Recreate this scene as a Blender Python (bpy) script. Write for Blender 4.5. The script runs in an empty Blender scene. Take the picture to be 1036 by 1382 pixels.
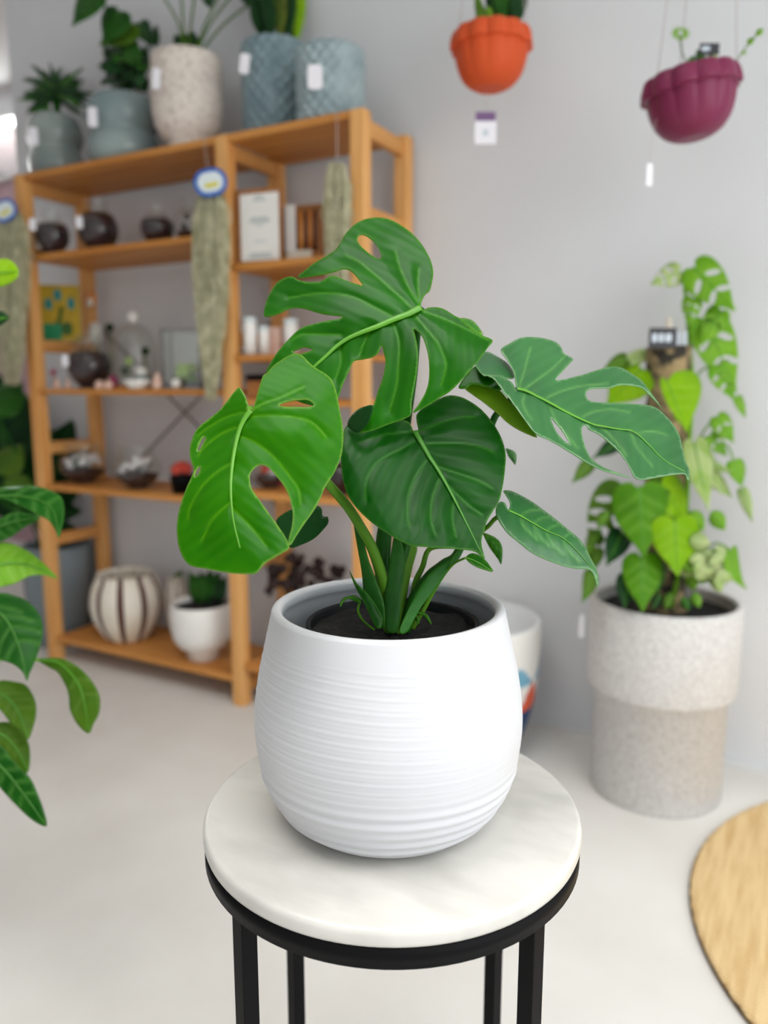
import bpy, math, random
import numpy as np
from mathutils import Vector, Matrix
from mathutils.geometry import delaunay_2d_cdt

random.seed(7)
rng = np.random.default_rng(7)
scene = bpy.context.scene
col = scene.collection
PI = math.pi

# ------------------------------------------------------------------ camera
F = 1043.0
PITCH = math.radians(9.3)
YAW = math.radians(28.5)
CAM = np.array([0, 0, 1.054])
CX, CY = 518.0, 691.0
FW = np.array([-math.sin(YAW) * math.cos(PITCH), math.cos(YAW) * math.cos(PITCH), -math.sin(PITCH)])
RT = np.array([math.cos(YAW), math.sin(YAW), 0.0])
UP = np.cross(RT, FW)

def ray(u, v): return FW + RT * (u - CX) / F - UP * (v - CY) / F
def P(u, v, t): return CAM + ray(u, v) * t
def PX(u, v, x): d = ray(u, v); return CAM + d * (x / d[0])
def PY(u, v, y): d = ray(u, v); return CAM + d * (y / d[1])
def PZ(u, v, z): d = ray(u, v); return CAM + d * ((z - CAM[2]) / d[2])
def depth(p): return float((np.asarray(p) - CAM) @ FW)

cam = bpy.data.cameras.new('camera')
cam.sensor_fit = 'VERTICAL'; cam.sensor_height = 36; cam.lens = F / 1382 * 36
cam.clip_start = 0.02
cam.dof.use_dof = True
cam.dof.focus_distance = 0.735
cam.dof.aperture_fstop = cam.lens / 9.5
co = bpy.data.objects.new('camera', cam); col.objects.link(co)
co.matrix_world = Matrix(((RT[0], UP[0], -FW[0], CAM[0]), (RT[1], UP[1], -FW[1], CAM[1]), (RT[2], UP[2], -FW[2], CAM[2]), (0, 0, 0, 1)))
scene.camera = co
vs = scene.view_settings
vs.view_transform = 'Standard'; vs.look = 'None'; vs.gamma = 1; vs.exposure = 0.0; vs.use_curve_mapping = False

# ------------------------------------------------------------------ materials
def lin(c):
    return tuple(((x / 255) / 12.92 if x / 255 <= 0.04045 else ((x / 255 + 0.055) / 1.055) ** 2.4) for x in c) + (1.0,)

def base_mat(name):
    m = bpy.data.materials.new(name); m.use_nodes = True
    nt = m.node_tree; b = nt.nodes['Principled BSDF']
    return m, nt, b

def mat(name, c, rough=0.5, c2=None, scale=8.0, stretch=(1, 1, 1), metal=0.0, bump=0.0, bscale=None, bstretch=None, spec=0.5, detail=4, lo=0.35, hi=0.65):
    """plain or two-tone mottled surface in object space, with an optional fine bump"""
    m, nt, b = base_mat(name)
    b.inputs['Base Color'].default_value = lin(c)
    b.inputs['Roughness'].default_value = rough
    b.inputs['Metallic'].default_value = metal
    b.inputs['Specular IOR Level'].default_value = spec
    tc = nt.nodes.new('ShaderNodeTexCoord')
    def noise(sc, st, det):
        mp = nt.nodes.new('ShaderNodeMapping'); mp.inputs['Scale'].default_value = st
        nt.links.new(tc.outputs['Object'], mp.inputs['Vector'])
        n = nt.nodes.new('ShaderNodeTexNoise'); n.inputs['Scale'].default_value = sc; n.inputs['Detail'].default_value = det
        nt.links.new(mp.outputs['Vector'], n.inputs['Vector']); return n
    if c2:
        n = noise(scale, stretch, detail)
        mr = nt.nodes.new('ShaderNodeMapRange'); mr.inputs['From Min'].default_value = lo; mr.inputs['From Max'].default_value = hi
        nt.links.new(n.outputs['Fac'], mr.inputs['Value'])
        mx = nt.nodes.new('ShaderNodeMix'); mx.data_type = 'RGBA'
        mx.inputs['A'].default_value = lin(c); mx.inputs['B'].default_value = lin(c2)
        nt.links.new(mr.outputs['Result'], mx.inputs['Factor']); nt.links.new(mx.outputs['Result'], b.inputs['Base Color'])
    if bump:
        n = noise(bscale or scale * 4, bstretch or stretch, 3)
        bp = nt.nodes.new('ShaderNodeBump'); bp.inputs['Strength'].default_value = bump; bp.inputs['Distance'].default_value = 0.002
        nt.links.new(n.outputs['Fac'], bp.inputs['Height']); nt.links.new(bp.outputs['Normal'], b.inputs['Normal'])
    return m

def leaf_mat(name, c, c2, vein, edge=None, rough=0.36, trans=0.3, tcol=None, vs_=.42, spec=0.13):
    m, nt, b = base_mat(name)
    N = nt.nodes.new; L = nt.links.new
    tc = N('ShaderNodeTexCoord'); n = N('ShaderNodeTexNoise'); n.inputs['Scale'].default_value = 14; n.inputs['Detail'].default_value = 5
    L(tc.outputs['Object'], n.inputs['Vector'])
    mx = N('ShaderNodeMix'); mx.data_type = 'RGBA'; mx.inputs['A'].default_value = lin(c); mx.inputs['B'].default_value = lin(c2)
    mr = N('ShaderNodeMapRange'); mr.inputs['From Min'].default_value = .35; mr.inputs['From Max'].default_value = .68
    L(n.outputs['Fac'], mr.inputs['Value']); L(mr.outputs['Result'], mx.inputs['Factor'])
    av = N('ShaderNodeAttribute'); av.attribute_name = 'vein'
    mv = N('ShaderNodeMix'); mv.data_type = 'RGBA'; mv.inputs['B'].default_value = lin(vein)
    ms = N('ShaderNodeMath'); ms.operation = 'MULTIPLY'; ms.inputs[1].default_value = vs_; L(av.outputs['Fac'], ms.inputs[0])
    arb = N('ShaderNodeAttribute'); arb.attribute_name = 'rib'
    mrb = N('ShaderNodeMath'); mrb.operation = 'MULTIPLY'; mrb.inputs[1].default_value = .045; L(arb.outputs['Fac'], mrb.inputs[0])
    mxr = N('ShaderNodeMix'); mxr.data_type = 'RGBA'; mxr.inputs['B'].default_value = lin(vein); L(mx.outputs['Result'], mxr.inputs['A']); L(mrb.outputs['Value'], mxr.inputs['Factor'])
    L(mxr.outputs['Result'], mv.inputs['A']); L(ms.outputs['Value'], mv.inputs['Factor'])
    ae = N('ShaderNodeAttribute'); ae.attribute_name = 'edge'
    me = N('ShaderNodeMix'); me.data_type = 'RGBA'; me.inputs['B'].default_value = lin(edge or vein)
    L(mv.outputs['Result'], me.inputs['A']); L(ae.outputs['Fac'], me.inputs['Factor'])
    L(me.outputs['Result'], b.inputs['Base Color'])
    b.inputs['Roughness'].default_value = rough; b.inputs['Specular IOR Level'].default_value = spec
    ar = N('ShaderNodeAttribute'); ar.attribute_name = 'rib'
    bp = N('ShaderNodeBump'); bp.inputs['Strength'].default_value = .09; bp.inputs['Distance'].default_value = .002
    L(ar.outputs['Fac'], bp.inputs['Height']); L(bp.outputs['Normal'], b.inputs['Normal'])
    tr = N('ShaderNodeBsdfTranslucent')
    tr.inputs['Color'].default_value = lin(tcol or (110, 190, 20))
    sh = N('ShaderNodeMixShader'); sh.inputs['Fac'].default_value = trans
    L(b.outputs['BSDF'], sh.inputs[1]); L(tr.outputs['BSDF'], sh.inputs[2])
    L(sh.outputs['Shader'], nt.nodes['Material Output'].inputs['Surface'])
    return m

def glass_mat(name, tint=(250, 252, 250)):
    m = bpy.data.materials.new(name); m.use_nodes = True; nt = m.node_tree; nt.nodes.clear()
    N = nt.nodes.new; L = nt.links.new
    o = N('ShaderNodeOutputMaterial'); t = N('ShaderNodeBsdfTransparent'); t.inputs['Color'].default_value = lin(tint)
    g = N('ShaderNodeBsdfGlossy'); g.inputs['Roughness'].default_value = .05
    lw = N('ShaderNodeLayerWeight'); lw.inputs['Blend'].default_value = .22
    mr = N('ShaderNodeMapRange'); mr.inputs['To Min'].default_value = .05; mr.inputs['To Max'].default_value = .5
    L(lw.outputs['Facing'], mr.inputs['Value'])
    s = N('ShaderNodeMixShader'); L(mr.outputs['Result'], s.inputs['Fac']); L(t.outputs[0], s.inputs[1]); L(g.outputs[0], s.inputs[2])
    L(s.outputs[0], o.inputs['Surface']); return m

def emit_mat(name, c, s):
    m, nt, b = base_mat(name)
    b.inputs['Base Color'].default_value = lin(c); b.inputs['Emission Color'].default_value = lin(c); b.inputs['Emission Strength'].default_value = s
    return m

M = dict(
    wall=mat('white_wall_paint', (225, 227, 230), .75, (219, 221, 224), 1.5, bump=.05, bscale=60),
    ceiling=mat('ceiling_paint', (232, 232, 230), .8),
    mauve=mat('mauve_wall_paint', (188, 158, 164), .8),
    floor=mat('concrete_floor', (229, 227, 222), .55, (216, 213, 207), 2.2, bump=.06, bscale=30, detail=6, spec=.35),
    skirting=mat('skirting_paint', (222, 222, 220), .6),
    wood=mat('pine_shaded_boards', (212, 148, 78), .5, (190, 122, 54), 5, (.35, 6, 6), detail=5, spec=.3),  # boards: shadow put into the colour, deeper than the posts' pine
    post=mat('pine_upright', (234, 180, 114), .5, (216, 152, 84), 5, (6, 6, .35), detail=5, spec=.3),
    side=mat('pine_crosswise', (222, 164, 98), .5, (202, 138, 72), 5, (6, .35, 6), detail=5, spec=.3),
    steel=mat('dull_steel', (90, 88, 86), .45, metal=.8),
    black=mat('black_powder_coat', (12, 12, 14), .5, spec=.08),
    potwhite=mat('white_glazed_ceramic', (206, 207, 210), .5, (201, 202, 206), 6, bump=.06, bscale=60, bstretch=(.25, .25, 5), spec=.4),
    inner=mat('pot_inside_grey', (226, 231, 235), .6),
    marble=mat('white_marble', (208, 206, 200), .28, (172, 171, 165), 7.5, (1, 2.2, 1), detail=8, lo=.42, hi=.80),
    nursery=mat('black_nursery_plastic', (18, 20, 23), .5, spec=.2),
    soil=mat('dark_potting_soil', (24, 21, 20), .95, (10, 9, 9), 60, bump=1.0, bscale=120),
    cream=mat('cream_glaze', (236, 229, 216), .45, (224, 215, 198), 9),
    brown=mat('brown_glaze', (88, 48, 34), .5),
    white=mat('white_ceramic', (240, 238, 233), .4),
    speck=mat('speckled_cream_stone', (226, 216, 206), .7, (188, 172, 162), 70, bump=.3, bscale=90, lo=.5, hi=.7),
    teal=mat('grey_teal_glaze', (136, 158, 164), .45, (108, 132, 140), 16),
    teal_light=mat('pale_grey_teal_glaze', (168, 186, 190), .45, (138, 158, 164), 16),
    bubble=mat('grey_green_gloss_glaze', (158, 168, 164), .2, (128, 142, 140), 7),
    bubble_dark=mat('slate_gloss_glaze', (116, 136, 140), .18, (150, 166, 164), 5),
    slate=mat('blue_grey_glaze', (128, 140, 146), .5),
    concrete=mat('speckled_grey_stoneware', (218, 216, 214), .85, (198, 195, 193), 120, bump=.35, bscale=200, lo=.4, hi=.62),
    terracotta=mat('orange_terracotta_plastic', (212, 86, 44), .5, spec=.2),
    plum=mat('plum_plastic', (122, 40, 74), .4, spec=.3),
    jute=None,
    jute_edge=mat('dark_jute_edge', (122, 98, 66), .95, (84, 66, 44), 80),
    tag=mat('white_tag_card', (238, 236, 242), .6),
    lilac=mat('purple_tag_print', (120, 88, 132), .6),
    ink=mat('grey_print', (186, 192, 194), .7),
    blackcard=mat('black_label', (40, 40, 46), .5),
    palecard=mat('label_print', (196, 206, 216), .6),
    blue=mat('blue_tag', (22, 92, 178), .5),
    pale_blue=mat('tag_paper', (214, 224, 226), .5),
    yellow_ink=mat('yellow_print', (214, 204, 70), .6),
    string=mat('nylon_string', (196, 186, 186), .5),
    glass=glass_mat('clear_glass'),
    mossdark=mat('dark_terrarium_soil', (22, 17, 17), .8, (56, 28, 36), 40, bump=.6, bscale=90),
    mossgreen=mat('terrarium_moss', (64, 92, 40), .9, (30, 48, 24), 50, bump=.8, bscale=90),
    limegreen=mat('lime_succulent', (150, 190, 40), .6, (190, 214, 130), 40),
    pebble=mat('white_pebbles', (236, 234, 238), .5, (214, 208, 206), 60),
    pinkstone=mat('pink_crystal', (222, 178, 158), .45, (236, 206, 190), 50),
    magenta=mat('magenta_crystal', (150, 34, 88), .35),
    redflower=mat('red_bloom', (206, 78, 56), .6, (170, 44, 36), 60),
    spanish=mat('grey_green_moss', (212, 208, 176), .9, (176, 174, 138), 30),
    mossfiber=mat('brown_coir', (164, 142, 104), .95, (52, 48, 40), 28, bump=1, bscale=90, lo=.4, hi=.58),
    picture_yellow=mat('picture_yellow', (188, 158, 24), .6, (168, 140, 14), 30),
    picture_teal=mat('picture_teal', (20, 128, 128), .6),
    picture_green=mat('picture_green', (12, 132, 84), .6),
    darkgreen=mat('dark_print_green', (48, 92, 16), .6),
    cork=mat('turned_wood', (224, 152, 78), .5, (196, 120, 52), 18),
    boxwood=mat('box_wood', (170, 112, 58), .55, (146, 90, 42), 6, (1, 5, 5)),
    darkwood=mat('dark_dried_pods', (58, 38, 34), .8, (26, 20, 20), 40),
    orange=mat('orange_glaze_band', (226, 92, 52), .5),
    navy=mat('navy_glaze_band', (22, 62, 110), .5),
    lightblue=mat('pale_blue_glaze', (122, 178, 204), .5),
    stem=leaf_mat('petiole_green', (78, 130, 30), (96, 148, 40), (150, 190, 80), trans=.15, rough=.4),
    stem_dark=leaf_mat('petiole_dark_green', (28, 82, 26), (40, 100, 30), (90, 150, 50), trans=.15, rough=.35),
    midrib=mat('pale_midrib', (84, 150, 26), .4, (74, 138, 22), 20),
    rib_dark=mat('green_midrib', (54, 116, 20), .4),
    leafA=leaf_mat('monstera_mid_green', (12, 78, 0), (24, 98, 2), (100, 170, 50), (120, 180, 60), trans=.18, rough=.3, spec=.15),
    leafB=leaf_mat('monstera_bright_green', (44, 118, 0), (30, 100, 1), (120, 186, 26), (190, 222, 110), trans=.3, tcol=(120, 205, 5), rough=.3, spec=.12),
    leafC=leaf_mat('monstera_shaded_green', (5, 58, 4), (10, 74, 7), (70, 136, 44), (110, 170, 70), trans=.1, rough=.3, spec=.13),  # shade from the top leaf put into this deeper green
    leafD=leaf_mat('monstera_sheen_green', (30, 88, 40), (44, 108, 52), (120, 180, 90), (150, 200, 130), trans=.16, rough=.3, spec=.6),  # bluish window sheen put into the base colour
    leafU=leaf_mat('monstera_underside', (116, 150, 22), (96, 134, 18), (150, 180, 60), (200, 214, 120), trans=.4, rough=.5),
    leafblack=leaf_mat('shaded_leaf_green', (14, 56, 20), (20, 66, 24), (40, 90, 36), trans=.12),  # shade on the curled lobe painted as a darker green
    folG=leaf_mat('glossy_foliage_green', (12, 68, 12), (24, 88, 18), (110, 170, 80), trans=.28, rough=.33),
    folL=leaf_mat('lime_foliage', (132, 186, 46), (108, 168, 40), (180, 214, 110), trans=.4, tcol=(170, 220, 50)),
    folO=leaf_mat('olive_foliage', (86, 122, 30), (64, 102, 24), (128, 158, 74), trans=.3),
    folM=leaf_mat('mid_green_foliage', (88, 146, 18), (70, 128, 16), (150, 196, 80), trans=.35, tcol=(150, 210, 20)),
    folD=leaf_mat('dark_foliage', (22, 60, 28), (14, 46, 22), (50, 90, 46), trans=.12, rough=.3),
    folY=leaf_mat('yellow_green_foliage', (150, 196, 20), (128, 182, 16), (186, 216, 80), trans=.42, tcol=(190, 230, 30)),
    folV=leaf_mat('variegated_foliage', (214, 226, 160), (156, 190, 84), (220, 226, 190), trans=.35),
    snakeG=leaf_mat('snake_plant_green', (52, 84, 34), (24, 54, 28), (150, 160, 50), (186, 176, 60), trans=.08),
)

def jute():
    m, nt, b = base_mat('woven_jute')
    N = nt.nodes.new; L = nt.links.new
    tc = N('ShaderNodeTexCoord')
    mp = N('ShaderNodeMapping'); mp.inputs['Rotation'].default_value = (0, 0, math.radians(-62)); L(tc.outputs['Object'], mp.inputs['Vector'])
    w = N('ShaderNodeTexWave'); w.inputs['Scale'].default_value = 42; w.inputs['Distortion'].default_value = 2.5; w.inputs['Detail'].default_value = 3; L(mp.outputs['Vector'], w.inputs['Vector'])
    mp2 = N('ShaderNodeMapping'); mp2.inputs['Rotation'].default_value = (0, 0, math.radians(-62)); mp2.inputs['Scale'].default_value = (30, 3, 1); L(tc.outputs['Object'], mp2.inputs['Vector'])
    n = N('ShaderNodeTexNoise'); n.inputs['Scale'].default_value = 2.2; n.inputs['Detail'].default_value = 6; L(mp2.outputs['Vector'], n.inputs['Vector'])
    ad = N('ShaderNodeMath'); ad.operation = 'MULTIPLY_ADD'; ad.inputs[1].default_value = .35; L(w.outputs['Fac'], ad.inputs[0]); L(n.outputs['Fac'], ad.inputs[2])
    r = N('ShaderNodeValToRGB'); r.color_ramp.elements[0].position = .35; r.color_ramp.elements[0].color = lin((200, 160, 102)); r.color_ramp.elements[1].position = .85; r.color_ramp.elements[1].color = lin((238, 210, 158))
    L(ad.outputs['Value'], r.inputs['Fac']); L(r.outputs['Color'], b.inputs['Base Color']); b.inputs['Roughness'].default_value = .95
    bp = N('ShaderNodeBump'); bp.inputs['Strength'].default_value = .8; bp.inputs['Distance'].default_value = .004; L(ad.outputs['Value'], bp.inputs['Height']); L(bp.outputs['Normal'], b.inputs['Normal'])
    return m
M['jute'] = jute()
M['window_glass'] = glass_mat('window_glass'); M['window_glass'].node_tree.nodes['Map Range'].inputs['To Max'].default_value = .12

# ------------------------------------------------------------------ mesh helpers
class MB:
    def __init__(s): s.v = []; s.f = []; s.mi = []; s.sm = []
    def add(s, vs_, fs, mi=0, smooth=True):
        o = len(s.v); s.v += [tuple(map(float, q)) for q in vs_]
        for f in fs: s.f.append([i + o for i in f]); s.mi.append(mi); s.sm.append(smooth)
        return s
    def box(s, lo, hi, mi=0, R=None, c=None):
        lo = np.array(lo, float); hi = np.array(hi, float)
        vs_ = np.array([[(lo, hi)[(i >> k) & 1][k] for k in range(3)] for i in range(8)])
        if R is not None:
            c = (lo + hi) / 2 if c is None else np.array(c); vs_ = (vs_ - c) @ np.array(R).T + c
        return s.add(vs_, [[0, 2, 3, 1], [4, 5, 7, 6], [0, 1, 5, 4], [2, 6, 7, 3], [0, 4, 6, 2], [1, 3, 7, 5]], mi, False)
    def lathe(s, prof, c=(0, 0, 0), seg=48, mi=0, fn=None, R=None, cap0=False, cap1=False):
        """prof: list of (r, z); fn(theta, z, r) -> r"""
        th = np.arange(seg) * 2 * PI / seg; vs_ = []
        for r, z in prof:
            for a in th:
                rr = fn(a, z, r) if fn else r
                vs_.append((rr * math.cos(a), rr * math.sin(a), z))
        vs_ = np.array(vs_)
        if R is not None: vs_ = vs_ @ np.array(R).T
        vs_ = vs_ + np.array(c)
        n = len(prof); fs = []
        for i in range(n - 1):
            for j in range(seg):
                k = (j + 1) % seg; fs.append([i * seg + j, i * seg + k, (i + 1) * seg + k, (i + 1) * seg + j])
        if cap0: fs.append(list(range(seg))[::-1])
        if cap1: fs.append([(n - 1) * seg + j for j in range(seg)])
        return s.add(vs_, fs, mi)
    def tube(s, pts, rad, seg=8, mi=0, flat=1.0, flatdir=None):
        pts = [np.array(p, float) for p in pts]; n = len(pts)
        if np.isscalar(rad): rad = [rad] * n
        T = [pts[min(i + 1, n - 1)] - pts[max(i - 1, 0)] for i in range(n)]; T = [t / (np.linalg.norm(t) + 1e-9) for t in T]
        ref = np.array(flatdir if flatdir is not None else ([0, 0, 1.] if abs(T[0][2]) < .9 else [1., 0, 0])); vs_ = []
        for p, t, r in zip(pts, T, rad):
            a = ref - t * (ref @ t); a /= np.linalg.norm(a) + 1e-9; b = np.cross(t, a); ref = a
            for j in range(seg):
                q = 2 * PI * j / seg; vs_.append(p + a * math.cos(q) * r * flat + b * math.sin(q) * r)
        fs = [[i * seg + j, i * seg + (j + 1) % seg, (i + 1) * seg + (j + 1) % seg, (i + 1) * seg + j] for i in range(n - 1) for j in range(seg)]
        fs += [list(range(seg))[::-1], [(n - 1) * seg + j for j in range(seg)]]
        return s.add(vs_, fs, mi)
    def ball(s, c, r, seg=20, rings=12, mi=0, jit=0.0):
        r = np.array([r] * 3 if np.isscalar(r) else r, float)
        vs_ = [np.array([0, 0, -1.])]
        for i in range(1, rings):
            a = -PI / 2 + PI * i / rings
            for j in range(seg):
                b = 2 * PI * j / seg; vs_.append(np.array([math.cos(a) * math.cos(b), math.cos(a) * math.sin(b), math.sin(a)]))
        vs_.append(np.array([0, 0, 1.]))
        vs_ = [np.array(c) + q * r * (1 + jit * (random.random() - .5)) for q in vs_]
        fs = [[0, 1 + (j + 1) % seg, 1 + j] for j in range(seg)]
        for i in range(rings - 2):
            for j in range(seg):
                a, b = 1 + i * seg + j, 1 + i * seg + (j + 1) % seg; fs.append([a, b, b + seg, a + seg])
        L = len(vs_) - 1; o = 1 + (rings - 2) * seg
        fs += [[o + j, o + (j + 1) % seg, L] for j in range(seg)]
        return s.add(vs_, fs, mi)
    def prism(s, poly, d, mi=0):
        """extrude a planar 3-D polygon by the vector d"""
        n = len(poly); poly = [np.array(p, float) for p in poly]; d = np.array(d)
        return s.add(poly + [p + d for p in poly], [list(range(n))[::-1], [n + i for i in range(n)]] + [[i, (i + 1) % n, n + (i + 1) % n, n + i] for i in range(n)], mi, False)

def spline(pts, n=8, closed=False):
    p = np.array(pts, float); m = len(p); out = []
    for i in range(m if closed else m - 1):
        g = lambda k: p[k % m] if closed else p[min(max(k, 0), m - 1)]
        a, b, c, d = g(i - 1), g(i), g(i + 1), g(i + 2)
        for k in range(n):
            t = k / n
            out.append(.5 * ((2 * b) + (c - a) * t + (2 * a - 5 * b + 4 * c - d) * t * t + (3 * b - a - 3 * c + d) * t ** 3))
    if not closed: out.append(p[-1])
    return np.array(out)

ORG = {}
def put(name, mb, mats, parent=None, label=None, cat=None, group=None, kind=None, origin=None, bevel=0, solid=0, attrs=None, subsurf=0):
    """link one mesh object; vertices are in world space, the origin is moved to `origin` or its parent's"""
    v = np.array(mb.v)
    if origin is None:
        origin = ORG[parent.name] if parent is not None else np.array([(v[:, 0].min() + v[:, 0].max()) / 2, (v[:, 1].min() + v[:, 1].max()) / 2, v[:, 2].min()])
    origin = np.array(origin, float)
    me = bpy.data.meshes.new(name); me.from_pydata((v - origin).tolist(), [], mb.f)
    ms = mats if isinstance(mats, (list, tuple)) else [mats]
    for m in ms: me.materials.append(m)
    me.polygons.foreach_set('material_index', mb.mi); me.polygons.foreach_set('use_smooth', mb.sm)
    if attrs:
        for k, a in attrs.items():
            at = me.attributes.new(k, 'FLOAT', 'POINT'); at.data.foreach_set('value', np.asarray(a, np.float32))
    me.update()
    o = bpy.data.objects.new(name, me); col.objects.link(o)
    ORG[o.name] = origin
    if parent is not None:
        o.parent = parent; o.location = origin - ORG[parent.name]
    else: o.location = origin
    if bevel:
        b = o.modifiers.new('bevel', 'BEVEL'); b.width = bevel; b.segments = 2; b.limit_method = 'ANGLE'
    if subsurf:
        b = o.modifiers.new('subsurf', 'SUBSURF'); b.levels = b.render_levels = subsurf
    if solid:
        b = o.modifiers.new('solid', 'SOLIDIFY'); b.thickness = solid; b.offset = 0
    if label: o['label'] = label
    if cat: o['category'] = cat
    if group: o['group'] = group
    if kind: o['kind'] = kind
    return o

def thing(name, label, cat, loc, group=None):
    o = bpy.data.objects.new(name, None); col.objects.link(o); o.location = loc; o.empty_display_size = .05
    ORG[o.name] = np.array(loc, float); o['label'] = label; o['category'] = cat
    if group: o['group'] = group
    return o

# ------------------------------------------------------------------ leaves
def seg_dist(p, line):
    """distance of points p (n,2) to polyline"""
    a, b = line[:-1], line[1:]; d = b - a; L2 = (d ** 2).sum(1) + 1e-9
    best = np.full(len(p), 1e9)
    for i in range(len(a)):
        t = np.clip(((p - a[i]) @ d[i]) / L2[i], 0, 1); q = a[i] + t[:, None] * d[i]
        best = np.minimum(best, np.hypot(*(p - q).T))
    return best

def inside(p, poly):
    x, y = p[:, 0], p[:, 1]; r = np.zeros(len(p), bool); n = len(poly); j = n - 1
    for i in range(n):
        xi, yi = poly[i]; xj, yj = poly[j]
        c = ((yi > y) != (yj > y)) & (x < (xj - xi) * (y - yi) / (yj - yi + 1e-12) + xi)
        r ^= c; j = i
    return r

def wn(n):
    w = RT * n[0] + UP * n[1] - FW * n[2]; return w / np.linalg.norm(w)

class Sheet:
    """a blade seen as an outline, standing at its own distance and tilt: depth is a tilted plane plus curvature"""
    def __init__(s, anchor, t0, n, mid=None, droop=0.0, tip=0.0, wav=0.0, fold=0.0, clampt=.3, waves=36.0):
        s.a = np.array(anchor, float); s.t0 = t0; s.n = wn(n); s.p0 = P(anchor[0], anchor[1], t0)
        s.mid = None if mid is None else np.array(mid, float); s.droop = droop; s.tip = tip; s.wav = wav; s.fold = fold; s.c = clampt; s.waves = waves
        s.ph = rng.uniform(0, 6, 2)
        if s.mid is not None: s.len = np.hypot(*(s.mid[-1] - s.mid[0]))
    def t(s, q):
        q = np.atleast_2d(np.array(q, float))
        d = FW[None] + RT[None] * ((q[:, 0] - CX) / F)[:, None] - UP[None] * ((q[:, 1] - CY) / F)[:, None]
        den = np.minimum(d @ s.n, -.18)
        t = ((s.p0 - CAM) @ s.n) / den
        t = s.t0 + s.c * np.tanh((t - s.t0) / s.c)
        if s.mid is not None:
            dm = seg_dist(q, s.mid) / s.len
            t = t + s.droop * dm ** 2 - s.fold * np.minimum(dm, .5)
            ax = (s.mid[-1] - s.mid[0]) / s.len; al = ((q - s.mid[0]) @ ax) / s.len
            t = t + s.tip * np.clip(al, 0, 2) ** 2
        if s.wav: t = t + s.wav * np.sin(q[:, 0] / s.waves + s.ph[0]) * np.cos(q[:, 1] / (s.waves * .8) + s.ph[1])
        return t
    def p(s, q, off=0.0):
        q = np.atleast_2d(np.array(q, float)); t = s.t(q) - off
        return CAM + (FW[None] + RT[None] * ((q[:, 0] - CX) / F)[:, None] - UP[None] * ((q[:, 1] - CY) / F)[:, None]) * t[:, None]

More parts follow.
